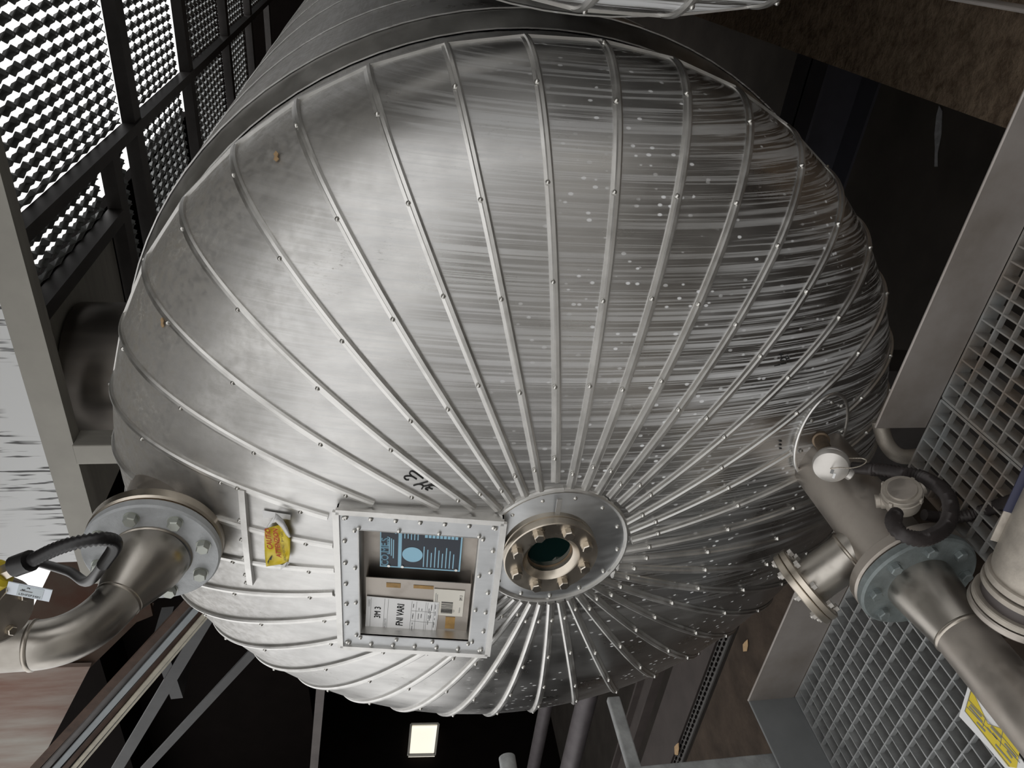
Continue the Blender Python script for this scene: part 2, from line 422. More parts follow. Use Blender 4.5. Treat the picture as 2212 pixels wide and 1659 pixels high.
def seam(k):
    a = A0 - k*2*math.pi/NG; n = 72; runs = [[]]
    tan = -TA*math.sin(a) + TB*math.cos(a)
    for i in range(n+1):
        t = T0 + (math.pi/2-T0)*i/n; p = head_pt(t, a)
        if inside_frame(p, .004) or inside_disc(p, .0): 
            if runs[-1]: runs.append([])
            continue
        runs[-1].append((p, head_normal(p) if i < n else Vector(p-TC).normalized()))
    mb = MB(); rv = MB()
    cs = [(-.0085, -.001), (-.0085, .0045), (-.0045, .0075), (.0015, .0075), (.0035, .0035), (.0095, .0025), (.0095, -.001)]
    for run in runs:
        if len(run) < 3: continue
        vs = []; fs = []; K = len(cs)
        for p, nn in run:
            for u, h in cs: vs.append(p + tan*u + nn*h)
        for i in range(len(run)-1):
            for j in range(K-1): fs.append((i*K+j, i*K+j+1, (i+1)*K+j+1, (i+1)*K+j))
        fs += [tuple(range(K)), tuple(reversed(range((len(run)-1)*K, len(run)*K)))]
        mb.add(vs, fs)
        L_ = 0; nxt = .035 + .02*random.random(); prev = run[0][0]
        for p, nn in run:
            L_ += (p-prev).length; prev = p
            if L_ >= nxt:
                nxt += .17 + .05*random.random()
                rv.lathe(p + nn*.004 + tan*.004, nn, [(0, .0052), (.0035, .0048), (.0062, .0028), (.0072, .0006)], 8, False, True)
    o = mb.build('seam_bead', M['trim'], tank, smooth=True, angle=35)
    r = rv.build('rivet_row', M['rivet'], o, smooth=True) if rv.v else None
    if r: r['kind'] = 'stuff'
    return o
for k in range(NG): tgore.append(gore(k)); tseam.append(seam(k))
# hem where the head meets the shell, straight from bead to bead
mb = MB()
for k in range(NG):
    p, q = head_pt(math.pi/2, A0-k*2*math.pi/NG), head_pt(math.pi/2, A0-(k+1)*2*math.pi/NG)
    c = ((p+q)/2 - TC).normalized(); mb.bar(p + c*.002, q + c*.002, .016, .010, c)
hem = mb.build('hem_strip', M['trim'], tank)
# shell: sheets lapped over one another
ax = Vector((0, 1, 0)); O = Vector((TC.x, TC.y, TC.z))
def shell_sheet(y0, y1, r0, r1):
    n = 96; mb = MB().lathe(O, ax, [(y0, r0-.003), (y0, r0), (y1, r1), (y1, r1-.003)], n, False, False)
    return mb.build('shell_sheet', M['trim'] if r1-r0 > .02 else M['clad'], tank, smooth=True, angle=30)
for a in ((-.012, .16, .990, .992), (.155, .21, .998, 1.03), (.205, .62, 1.032, 1.028), (.60, 1.25, 1.032, 1.028), (1.23, 1.9, 1.032, 1.028), (1.88, 2.6, 1.032, 1.028), (2.58, 3.8, 1.032, 1.028)): shell_sheet(*a)
MB().lathe(O, ax, [(3.79, 1.025), (3.80, 1.02)], 64).build('rear_cap', M['clad'], tank)

# --- sight glass: cover disc, flange with eight bolts, glass
cn = Vector((0, -1, 0))
mb = MB(); n = 56
dpts = []
for i in range(n):
    a = 2*math.pi*i/n; x, z = DC.x + DR*math.cos(a), DC.z + DR*math.sin(a); dpts.append(Vector((x, head_y(x, z)-.004, z)))
inner = [Vector((DC.x+.02 + .08*math.cos(2*math.pi*i/n), 1.112, DC.z+.015 + .08*math.sin(2*math.pi*i/n))) for i in range(n)]
mb.add(dpts + inner + [p + Vector((0, .02, 0)) for p in dpts], [(i, (i+1) % n, n+(i+1) % n, n+i) for i in range(n)] + [(i, 2*n+i, 2*n+(i+1) % n, (i+1) % n) for i in range(n)])
disc = mb.build('cover_disc', M['plate'], tank, smooth=True, angle=30)
MB().tube(dpts + [dpts[0]], .0062, 8, False).build('cover_rim_bead', M['trim'], disc, smooth=True)
rv = MB()
for i in range(13):
    a = .3 + 2*math.pi*i/13; x, z = DC.x + (DR-.017)*math.cos(a), DC.z + (DR-.017)*math.sin(a)
    rv.lathe((x, head_y(x, z)-.006, z), cn, [(0, .005), (.004, .0044), (.0065, .001)], 8, False, True)
r = rv.build('rivet_row', M['rivet'], disc, smooth=True); r['kind'] = 'stuff'
MB().bar((DC.x+.112, 1.110, DC.z+.014), (DC.x+.155, 1.118, DC.z+.012), .010, .004, (0, -1, 0)).build('lap_strip', M['trim'], disc)
SC = Vector((-1.138, 1.085, -.370))
sg = MB().lathe(SC, (0, 1, 0), [(.030, .100), (.030, .062), (.030, .0495), (.013, .0495), (.004, .060), (0, .062), (0, .0995), (.002, .1015), (.018, .1015), (.020, .0995), (.0215, .098), (.023, .1015), (.038, .1015), (.040, .09)], 64, False, False).build('sight_glass_flange', M['sswarm'], tank, smooth=True, angle=30)
sg['label'] = 'bright stainless bolted ring'
MB().lathe(SC, (0, 1, 0), [(.026, .0510), (.0262, 0.0005)], 48, False, True).build('glass_pane', M['glass'], sg)['label'] = 'dark green round glass'
MB().lathe(SC, (0, 1, 0), [(.0255, .051), (.0255, .0465), (.030, .0465)], 48, False, False).build('gasket', M['brass'], sg)
MB().lathe((SC.x, 1.124, SC.z), (0, 1, 0), [(0, .082), (.05, .082)], 40).build('neck', M['ssdull'], tank, smooth=True)
def bolt_mesh(name, rw, rh, h, mat):
    mb = MB().lathe((0,0,0), (0,0,1), [(0, rw), (.0015, rw)], 20)
    mb.lathe((0,0,.0015), (0,0,1), [(0, rh), (h*.85, rh), (h, rh*.86)], 6)
    o = mb.build(name, mat); me = o.data; bpy.data.objects.remove(o); return me
BM = bolt_mesh('bolt', .0132, .0118, .0125, M['bolt'])
for i in range(8):
    a = math.radians(22.5 + 45*i + 4)
    inst(BM, 'bolt', sg, SC + Vector((.080*math.cos(a), 0, .080*math.sin(a))), (Vector((math.cos(a), 0, math.sin(a))), Vector((-math.sin(a), 0, math.cos(a))), cn))

# --- label frame with nameplate pocket
op = [fr_px(*q) for q in ((779, 1147), (1036, 1163), (1010, 1385), (775, 1370))]
u0, u1 = min(op[2][0], op[3][0]), (op[0][0]+op[1][0])/2; v1 = (op[0][1]+op[3][1])/2; v0 = (op[1][1]+op[2][1])/2
U0, U1, V0, V1 = -FW/2, FW/2, -FH/2, FH/2
lf = None
mb = MB()
for (a, b, c, d) in ((U0, U1, v1, V1), (U0, U1, V0, v0), (U0, u0, v0, v1), (u1, U1, v0, v1)):
    mb.box(fr((a+b)/2, (c+d)/2, -.002), (b-a, d-c, .004), (FU, FV, FN))
lf = mb.build('label_frame', M['plate'], tank)
mb = MB(); t = .003; D = .062
for (a, b, c, d) in ((u0-t, u1+t, v1, v1+t), (u0-t, u1+t, v0-t, v0), (u0-t, u0, v0, v1), (u1, u1+t, v0, v1)):
    mb.box(fr((a+b)/2, (c+d)/2, -D/2), (b-a, d-c, D), (FU, FV, FN))
for (a, b, c, d) in ((U0, U1, V1-t, V1), (U0, U1, V0, V0+t), (U0, U0+t, V0, V1), (U1-t, U1, V0, V1)):
    mb.box(fr((a+b)/2, (c+d)/2, -.034), (b-a, d-c, .06), (FU, FV, FN))
mb.build('frame_side', M['trim'], lf)
for (p, q) in (((U0, V0), (U1, V0)), ((U0, V1), (U1, V1)), ((U0, V0), (U0, V1)), ((U1, V0), (U1, V1))):
    MB().bar(fr(*p, .002), fr(*q, .002), .013, .008, FN).build('edge_bead', M['trim'], lf)
rv = MB()
for i in range(7):
    s_ = i/6
    for (u, v) in ((U0+.018+(FW-.036)*s_, V0+.016), (U0+.018+(FW-.036)*s_, V1-.016), (U0+.016, V0+.02+(FH-.04)*s_), (U1-.016, V0+.02+(FH-.04)*s_)):
        rv.lathe(fr(u, v), FN, [(0, .0052), (.004, .0045), (.0065, .001)], 8, False, True)
for i in range(4):
    s_ = i/3
    for (u, v) in ((u0+(u1-u0)*s_, v0-.009), (u0+(u1-u0)*s_, v1+.009), (u0-.008, v0+(v1-v0)*s_), (u1+.008, v0+(v1-v0)*s_)):
        rv.lathe(fr(u, v), FN, [(0, .0046), (.004, .004), (.006, .001)], 8, False, True)
r = rv.build('rivet_row', M['rivet'], lf, smooth=True); r['kind'] = 'stuff'
MB().box(fr((u0+u1)/2, (v0+v1)/2, -D), (u1-u0, v1-v0, .003), (FU, FV, FN)).build('pocket_back', M['ssdull'], lf)
# card holder: a shallow tray, open above
W_ = -.030
c4 = [fr_px(*q, W_) for q in ((793, 1246), (1018, 1264), (1005, 1368), (780, 1355))]
ch = thing('card_holder', 'bare metal card holder tray in the frame, carrying two paper labels', 'card holder', fr(0, 0, -D))
hu0, hu1 = u0+.004, c4[0][0]; hv0, hv1 = v0+.006, c4[0][1]+.002
hu0 = (c4[2][0]+c4[3][0])/2
MB().box(fr((hu0+hu1)/2, (hv0+hv1)/2, W_), (hu1-hu0, hv1-hv0, .002), (FU, FV, FN)).build('front_plate', M['ssdull'], ch)
mb = MB()
mb.box(fr((hu0+hu1)/2, hv1, (W_-D)/2), (hu1-hu0, .002, D+W_), (FU, FV, FN)).box(fr((hu0+hu1)/2, hv0, (W_-D)/2), (hu1-hu0, .002, D+W_), (FU, FV, FN))
mb.box(fr(hu0, (hv0+hv1)/2, (W_-D)/2), (.002, hv1-hv0, D+W_), (FU, FV, FN))
mb.build('side_wall', M['ssdull'], ch)
for (px, py, w, h) in ((850, 1264, .014, .032), (915, 1268, .010, .045), (972, 1345, .040, .022)):
    u, v = fr_px(px, py, W_+.001); MB().box(fr(u, v, W_+.0016), (w, h, .0008), (FU, FV, FN)).build('tape_remnant', M['tape'], ch)
# paper labels
def card(name, label, quad, w, mat, tilt=0):
    q = [fr_px(*p, w) for p in quad]; c = (sum(p[0] for p in q)/4, sum(p[1] for p in q)/4)
    U = ((q[0][0]+q[1][0])-(q[2][0]+q[3][0]))/2; V = ((q[0][1]+q[3][1])-(q[1][1]+q[2][1]))/2
    up = Vector(((q[0][0]+q[3][0]-q[1][0]-q[2][0])/2, (q[0][1]+q[3][1]-q[1][1]-q[2][1])/2)).normalized()
    r2 = Vector((up.y, -up.x))
    AX = (FU*r2.x + FV*r2.y, FU*up.x + FV*up.y, FN); o = fr(*c, w)
    t = thing(name, label, 'label', o)
    MB().box(o, (U, V, .0012), AX).build('sheet', mat, t)
    return t, o, AX, U, V
def bars(t, o, AX, lst, mat, name, w=.0009):
    mb = MB()
    for (u, v, du, dv) in lst: mb.box(o + AX[0]*u + AX[1]*v + FN*w, (du, dv, .0004), AX)
    b = mb.build(name, mat, t); return b
t, o, AX, CU, CV = card('product_label', 'white printed label reading 3M 3 and FNI VARI on the card holder', ((791, 1287), (947, 1302), (943, 1366), (790, 1354)), W_+.004, M['paper'])
# the label is read with the world's up: lines run along AX[0], rows stack along AX[1]
put_text('3M 3', CV*.088, o + AX[1]*(CV*.335) + AX[0]*(CU*.02) + FN*.001, AX, M['ink'], t, .95, bold=.0005)
put_text('FNI VARI', CV*.10, o + AX[1]*(CV*.02) + FN*.001, AX, M['ink'], t, .85, bold=.0005)
put_text('CODICE', CV*.03, o + AX[1]*(CV*.46) + AX[0]*(CU*.30) + FN*.001, AX, M['greyink'], t, .9)
put_text('PRODOTTO', CV*.03, o + AX[1]*(CV*.225) - AX[0]*(CU*.32) + FN*.001, AX, M['greyink'], t, .9)
rows = [(0, CV*y, CU*.94, .0006) for y in (.435, .25, .20, -.125, -.19, -.32, -.345, -.44, -.485)] + [(CU*x, -CV*.29, .0006, CV*.32) for x in (-.17, .17)]
bars(t, o, AX, rows, M['greyink'], 'ruling')
sm = [(CU*(random.uniform(-.4, .4)), -CV*y, CU*random.uniform(.06, .16), .0018) for y in (.15, .155, .23, .27, .37, .39, .40, .455, .46) for _ in range(3)]
bars(t, o, AX, sm, M['greyink'], 'fine_print')
t, o, AX, CU, CV = card('barcode_label', 'cream barcode label reading 3M 3 beside the larger white label', ((937, 1272), (1004, 1276), (999, 1332), (935, 1327)), W_+.0025, M['cream'])
put_text('3M 3', CV*.10, o - AX[1]*(CV*.40) + AX[0]*(CU*.22) + FN*.001, AX, M['ink'], t, .9)
put_text('Serbatoio', CV*.055, o - AX[1]*(CV*.38) - AX[0]*(CU*.25) + FN*.001, AX, M['greyink'], t, .9)
put_text('*164*', CV*.055, o - AX[1]*(CV*.20) - AX[0]*(CU*.30) + FN*.001, AX, M['greyink'], t, .9)
bars(t, o, AX, [(CU*(-.40+.042*i), CV*.04, CU*random.choice((.012, .02, .03)), CV*.38) for i in range(11)], M['ink'], 'barcode_bars')
bars(t, o, AX, [(CU*.12, CV*.43, CU*.45, .0012), (CU*.10, CV*.38, CU*.40, .0012)], M['greyink'], 'fine_print')
# nameplate
w = -.046
q = [fr_px(*p, w) for p in ((822, 1148), (1000, 1161), (993, 1233), (820, 1224))]
pu0, pu1 = min(q[2][0], q[3][0]), u1+.03; pv1, pv0 = (q[0][1]+q[3][1])/2, (q[1][1]+q[2][1])/2
pu0 = (q[2][0]+q[3][0])/2; PU, PV = pu1-pu0, pv1-pv0; PO = fr((pu0+pu1)/2, (pv0+pv1)/2, w); AX = (FU, FV, FN)
pu_vis = u1 - pu0                                  # the part that shows past the frame's edge
npl = thing('nameplate', 'dark navy maker plate with pale blue border, disc and tables of figures', 'nameplate', PO)
MB().box(PO, (PU, PV, .002), AX).build('plate', M['sky'], npl)
def pl(f, g): return fr(pu0 + pu_vis*f, pv0 + PV*g, w+.0016)   # f along the reading direction, g from bottom row to top row
for (g0, g1) in ((.02, .735), (.78, .985)):
    a, b = pl(.03, g0), pl(1.3, g1); MB().box((a+b)/2, ((b-a).dot(FU), (b-a).dot(FV), .0006), AX).build('dark_field', M['navy'], npl)
mb = MB().lathe(pl(.30, .60)+FN*.0005, FN, [(0, .0225), (.0004, .0225)], 40); mb.build('blank_disc', M['sky'], npl)
put_text('CO.ME.S.', .0165, pl(.34, .935)+FN*.001, AX, M['sky'], npl, 1.0, bold=.0006)
mb = MB()
for gy, f0, f1 in ((.885, .75, .92), (.885, .28, .62), (.86, .25, .6), (.835, .2, .58), (.81, .7, .95), (.70, .62, .95), (.66, .62, .98), (.62, .6, .82), (.58, .6, .8), (.54, .6, .85)):
    a, b = pl(f0, gy), pl(f1, gy); mb.box((a+b)/2+FN*.0006, ((b-a).dot(FU), .0022, .0004), AX)
for i in range(9):
    a, b = pl(.02+.04, .46-.046*i), pl(.48-.03*(i % 3)*2, .46-.046*i); mb.box((a+b)/2+FN*.0006, ((b-a).dot(FU), .0022, .0004), AX)
for i in range(9):
    a, b = pl(.66, .44-.046*i), pl(.86, .44-.046*i); mb.box((a+b)/2+FN*.0006, ((b-a).dot(FU), .0062, .0004), AX)
    a, b = pl(.90, .44-.046*i), pl(1.1, .44-.046*i); mb.box((a+b)/2+FN*.0006, ((b-a).dot(FU), .0062, .0004), AX)
for i in range(5):
    a, b = pl(.94, .72-.043*i), pl(1.1, .72-.043*i); mb.box((a+b)/2+FN*.0006, ((b-a).dot(FU), .0052, .0004), AX)
    a, b = pl(.94, .97-.045*i), pl(1.1, .97-.045*i); mb.box((a+b)/2+FN*.0006, ((b-a).dot(FU), .0052, .0004), AX)
mb.build('printed_lines', M['sky'], npl)
for (f, g) in ((.04, .89), (.04, .72), (.04, .05)): MB().lathe(pl(f, g), FN, [(0, .004), (.0025, .0035)], 12).build('screw', M['rivet'], npl)

# --- short trim strip beside the upper nozzle, patch bead
s0, s1 = head_hit(527, 1052), head_hit(545, 1255)
nn = head_normal((s0+s1)/2)
mb = MB()
pts = [s0.lerp(s1, i/10) for i in range(11)]
pts = [Vector((p.x, head_y(p.x, p.z), p.z)) for p in pts]
for a, b in zip(pts, pts[1:]): mb.bar(a + nn*.006, b + nn*.006, .014, .012, nn)
st = mb.build('trim_strip', M['trim'], tank)
rv = MB()
for i in (0, 3, 5, 7, 9, 10): rv.lathe(pts[i] + Vector((0, -.003, .012)), nn, [(0, .005), (.004, .0045), (.0065, .001)], 8, False, True)
r = rv.build('rivet_row', M['rivet'], st); r['kind'] = 'stuff'

# --- marker scribbles
def scribble(name, strokes, rad=.0016):
    mb = MB()
    for st_ in strokes:
        P = [head_hit(*p) for p in st_]; P = [p + head_normal(p)*.001 for p in P]
        mb.tube(catmull(P, 5), rad, 6)
    return mb.build(name, M['ink'], tank)
def zp(pts, ox, oy, s): return [(ox + x/s, oy + y/s) for x, y in pts]
S1 = 12.29
scribble('marker_writing', [zp(p, 820, 980, S1) for p in ([(780, 690), (700, 680), (655, 620), (720, 590), (860, 600), (985, 675)], [(860, 600), (800, 520), (830, 465), (920, 480), (1160, 655)], [(900, 840), (1020, 805), (1110, 815), (1155, 860), (1115, 935)], [(1280, 735), (1150, 770), (1040, 800)], [(1155, 860), (1260, 840), (1390, 800)], [(1310, 850), (1450, 840), (1590, 910)], [(1310, 850), (1340, 910), (1410, 935)], [(1290, 965), (1220, 930), (1260, 900), (1340, 910)])])
S2 = 2.765
scribble('marker_writing', [zp(p, 1200, 300, S2) for p in ([(1345, 1275), (1345, 1300)], [(1332, 1288), (1358, 1288)], [(1345, 1310), (1360, 1305), (1340, 1322), (1362, 1322)], [(1385, 1280), (1385, 1285)], [(1375, 1318), (1390, 1305), (1380, 1295), (1372, 1310), (1395, 1312)], [(1305, 1355), (1340, 1348)], [(1345, 1345), (1375, 1340)])], .0011)
scribble('marker_writing', [[(1683, 968), (1687, 968)], [(1683, 960), (1687, 960)], [(1683, 952), (1687, 952)]], .002)

# --- nozzles welded to the head
NZ = Vector((-1.194, 1.2, .455))                   # face of the upper flange pair
up_n = MB().lathe(NZ, (0, 1, 0), [(.052, .092), (.30, .092)], 40).build('nozzle_neck', M['ssdull'], tank, smooth=True, angle=30)
MB().lathe(NZ, (0, 1, 0), [(.028, .125), (.028, .132), (.032, .136), (.052, .136), (.056, .132), (.056, .09)], 64, True, False).build('nozzle_flange', M['sswarm'], tank, smooth=True, angle=30)
BZ = Vector((-1.0, .848, -1.030))                   # face of the lower flange pair
MB().lathe(BZ, (0, 1, 0), [(.03, .072), (.50, .072)], 40).build('nozzle_neck', M['ssdull'], tank, smooth=True, angle=30)
MB().lathe(BZ, (0, 1, 0), [(.022, .105), (.022, .112), (.026, .116), (.044, .116), (.047, .112), (.047, .06)], 64, True, False).build('nozzle_flange', M['ssdull'], tank, smooth=True, angle=30)
# second tank in the row: copies
tank2 = thing('storage_tank', 'lime-streaked domed end of the neighbouring clad tank, mostly cut off', 'tank', tank.location + Vector((2.075, -.22, 0)))
for o in tgore:
    c = copy_obj(o, tank2); c.material_slots[0].link = 'OBJECT'; c.material_slots[0].material = M['clad2']
for o in tseam:
    c = copy_obj(o, tank2)
    for g in o.children: copy_obj(g, c)
for o in [c for c in tank.children if c.name.startswith(('shell_sheet', 'hem_strip'))]: copy_obj(o, tank2)

# ------------------------------------------------------------------ inlet pipe: flange, reducer, elbow, riser
ip = thing('inlet_pipe', 'bent stainless inlet pipe with pale grey bolted flange on the upper head', 'pipe', NZ)
MB().lathe(NZ, (0, 1, 0), [(.0, .072), (.0, .131), (.004, .135), (.020, .135), (.0235, .131), (.0235, .07)], 64, True, True).build('flange', M['flangepaint'], ip, smooth=True, angle=30)['label'] = 'pale grey painted flange ring'
MB().lathe(NZ, (0, 1, 0), [(.0235, .13), (.028, .13)], 48).build('gasket', M['brass'], ip)
FB = bolt_mesh('bolt', .0155, .0138, .015, M['zbolt'])
for i in range(8):
    a = math.radians(45*i + 12)
    inst(FB, 'bolt', ip, NZ + Vector((.107*math.cos(a), 0, .107*math.sin(a))), (Vector((math.cos(a), 0, math.sin(a))), Vector((-math.sin(a), 0, math.cos(a))), cn))
# axis: leaves along -Y, then turns up
PY = .985; pr = .044
e0 = Vector((NZ.x, 1.083, .488)); d0 = (e0 - NZ).normalized(); e1 = Vector((NZ.x, PY, .604))
def ring(c, axv, r, w, parent): return MB().lathe(Vector(c)-Vector(axv)*w, axv, [(0, r), (w*.6, r+.0022), (w*1.4, r+.0022), (w*2, r)], 40, False, False).build('weld_seam', M['weld'], parent, smooth=True)
cpts = [NZ.lerp(e0, i/12) for i in range(13)]
MB().tube([NZ + Vector((0, .004, 0))] + cpts[1:], lambda i: [.078, .0775, .0765, .0745, .072, .069, .0655, .062, .0585, .055, .0515, .048, .0448][i], 48, False).build('reducer', M['ss'], ip, smooth=True)
ring(e0, d0, pr, .0045, ip); ring(NZ + Vector((0, -.002, 0)), Vector((0, 1, 0)), .078, .004, ip)
ctl = Vector((NZ.x, PY, .522)); path = []
for i in range(25):
    t = i/24; path.append(e0*(1-t)**2 + ctl*(2*t*(1-t)) + e1*t*t)
MB().tube(path, pr, 40, False).build('elbow', M['ss'], ip, smooth=True)
ring(e1, Vector((0, 0, 1)), pr, .005, ip)
MB().tube([e1, e1 + Vector((0, 0, .9))], pr, 40, False).build('riser', M['ss'], ip, smooth=True)

# level switch with its yellow housing, black conduit and hanging tag (upper end of the riser)
ls = thing('level_switch', 'brown round flanged level switch with yellow housing beside the inlet riser', 'switch', e1 + Vector((.05, 0, .1)))
fc = on_y(-8, 1318, .90); fnrm = (Vector((.25, -.55, -.70))).normalized()
MB().lathe(fc - fnrm*.02, fnrm, [(0, .05), (.0, .052), (.012, .053), (.013, .050), (.015, .053), (.027, .053), (.029, .050)], 40).build('flange', M['ssdull'], ls, smooth=True, angle=30)
AXf = frame_of(fnrm); LB = bolt_mesh('bolt', .0085, .0075, .009, M['bolt'])
for i in range(4):
    a = math.radians(90*i + 20); inst(LB, 'bolt', ls, fc + (AXf[0]*math.cos(a) + AXf[1]*math.sin(a))*.038 + fnrm*.009, AXf)
MB().lathe(fc + fnrm*-.02, -fnrm, [(0, .03), (.10, .03)], 24).build('stem', M['ssdull'], ls, smooth=True, angle=30)
g0 = on_y(40, 1222, .90); g1 = on_y(4, 1238, .90); gd = (g1-g0).normalized()
MB().lathe(g1, gd, [(-.006, .016), (.0, .022), (.03, .026), (.10, .026)], 24).build('housing', M['yellow'], ls, smooth=True, angle=30)['label'] = 'yellow housing'
MB().lathe(g1 - gd*.030, gd, [(0, .013), (.024, .013)], 6).build('gland_nut', M['bolt'], ls)
def conduit(name, label, pts, r, mat, rib=.0045, ribbed=(0, 1), group=None):
    P = catmull(pts, 40); out = [P[0]]
    step = rib/2; acc = 0
    for a, b in zip(P, P[1:]):
        d = (b-a).length
        while acc + d >= step:
            f = (step-acc)/d; a = a.lerp(b, f); out.append(a); d = (b-a).length; acc = 0
        acc += d
    n = len(out)
    mb = MB().tube(out, lambda i: r*(1.0 + (.13 if i % 2 else -.13)) if ribbed[0]*n <= i <= ribbed[1]*n else r, 14)
    o = mb.build(name, mat, smooth=True, angle=80, origin=out[0]); tag(o, label, 'conduit', group); return o
cp = [g1 - gd*.02, on_y(40, 1221, .90), on_y(72, 1209, .895), on_y(120, 1186, .89), on_y(170, 1171, .89), on_y(225, 1164, .90), on_y(249, 1174, .93), on_y(234, 1204, .99), on_y(190, 1256, 1.10), on_y(150, 1235, 1.2), on_y(90, 1217, 1.3), on_y(45, 1205, 1.35)]
conduit('flexible_conduit', 'glossy black ribbed conduit bending sharply beside the inlet reducer', cp, .0098, M['rubber'], .0075, (.0, .40))
MB_ = MB().tube([on_y(30, 1224, .898), on_y(46, 1218, .898), on_y(66, 1211, .895)], .0165, 16)
o = MB_.build('conduit_boot', M['rubber'], ls, smooth=True, angle=40)
# tag
tA, tB, tC, tD = [on_y(*q, .885) for q in ((17, 1256), (113, 1274), (107, 1300), (13, 1281))]
tc = (tA+tB+tC+tD)/4; tr = (tA-tB); tr = ((tA+tD)-(tB+tC)).normalized()
# lettering runs along image-down-right: reading direction from (tA,tD) side to (tB,tC) side
rd = -tr; tn = Vector((.0, -1, .0)); tn = (tn - rd*tn.dot(rd)).normalized(); tu = tn.cross(rd)
LW = ((tA+tD)-(tB+tC)).length/2; LH = ((tA+tB)-(tC+tD)).length/2
AXt = (rd, tu, tn)
tg = thing('equipment_tag', 'small white hanging tag lettered LSHFSP3401 on the level switch', 'tag', tc)
MB().box(tc, (LW, LH, .0015), AXt).build('tag_plate', M['tagplate'], tg)
MB().box(tc + rd*LW*.03 + tn*.001, (LW*.58, LH*.86, .0006), AXt).build('sticker', M['taglabel'], tg)
put_text('LSHFSP3401', LH*.17, tc + rd*LW*.04 - tu*LH*.27 + tn*.0016, AXt, M['ink'], tg, .95)
mb = MB()
for s_ in (1, -1):
    mb.tube([tc - rd*LW*(.08) + tn*.0016 + (rd*(s_*.05*LW+ .04*LW*math.cos(a)*s_) + tu*(.22*LH + .12*LH*math.sin(a)*s_)) for a in [math.pi*(.2+.6*i/6) for i in range(7)]], .0006, 6)
mb.build('logo', M['ink'], tg)
MB().box(tc - rd*LW*.06 + tu*LH*.03 + tn*.0015, (LW*.28, LH*.07, .0004), AXt).build('fine_print', M['greyink'], tg)
MB().tube([tc - rd*LW*.5 + tn*.002, tc - rd*LW*.46 + tn*.004 - tu*.003, fc + fnrm*.012 + Vector((.02, 0, 0))], .0011, 6).build('wire_tie', M['bolt'], tg)

# ------------------------------------------------------------------ outlet pipe below: flange, reducer, branch with blind flange
opn = thing('outlet_pipe', 'dusty stainless outlet pipe running from the galvanised flange over the grating', 'pipe', BZ)
MB().lathe(BZ, (0, 1, 0), [(0, .062), (0, .111), (.004, .1155), (.017, .1155), (.0185, .112), (.0185, .06)], 64).build('flange', M['galvdark'], opn, smooth=True, angle=30)['label'] = 'blue-grey galvanised flange ring'
MB().lathe(BZ, (0, 1, 0), [(.0185, .108), (.022, .108)], 40).build('gasket', M['brass'], opn)
OB = bolt_mesh('bolt', .0135, .0118, .011, M['galvdark'])
for i in range(8):
    a = math.radians(45*i + 12)
    inst(OB, 'bolt', opn, BZ + Vector((.091*math.cos(a), 0, .091*math.sin(a))), (Vector((math.cos(a), 0, math.sin(a))), Vector((-math.sin(a), 0, math.cos(a))), cn))
od = Vector((.0, -1, -.03)).normalized(); ol = .118
MB().lathe(BZ, od, [(-.01, .064), (.01, .0635), (ol-.01, .0505), (ol, .0490)], 48, False, False).build('reducer', M['ss'], opn, smooth=True)
ring(BZ + od*ol, od, .049, .005, opn)
MB().lathe(BZ + od*ol, od, [(0, .049), (.75, .049)], 48, False, True).build('pipe', M['ssdull'], opn, smooth=True, angle=40)
# branch off the neck, closed by a blind flange
b0 = Vector((BZ.x, .985, BZ.z)); dq = ray(1735, 1268); bt = dq*(b0.dot(dq)/dq.dot(dq)*1.012)
bd = (bt-b0).normalized(); bl = (bt-b0).length
br = thing('blind_branch', 'short bright side branch closed by a bolted blind flange pair', 'pipe', b0)
MB().lathe(b0, bd, [(.05, .047), (bl-.012, .047)], 40, True, True).build('branch_pipe', M['ss'], br, smooth=True, angle=40)
ring(b0 + bd*.075, bd, .047, .004, br)
MB().lathe(b0 + bd*(bl-.020), bd, [(0, .04), (0, .081), (.002, .084), (.013, .084), (.0145, .082)], 48).build('flange', M['sswarm'], br, smooth=True, angle=30)
MB().lathe(b0 + bd*(bl-.0045), bd, [(0, .082), (.0015, .084), (.013, .084), (.015, .081)], 48).build('blind_flange', M['sswarm'], br, smooth=True, angle=30)
BXf = frame_of(bd); BB = None
mbm = MB().lathe((0,0,-.028), (0,0,1), [(0, .0045), (.05, .0045)], 10).lathe((0,0,-.030), (0,0,1), [(0, .0088), (.0085, .0088)], 6).lathe((0,0,.0105), (0,0,1), [(0, .0088), (.008, .0088)], 6)
tmp = mbm.build('stud_bolt', M['castclean']); BB = tmp.data; bpy.data.objects.remove(tmp)
for i in range(8):
    a = math.radians(45*i); inst(BB, 'stud_bolt', br, b0 + bd*bl + (BXf[0]*math.cos(a) + BXf[1]*math.sin(a))*.069, BXf)

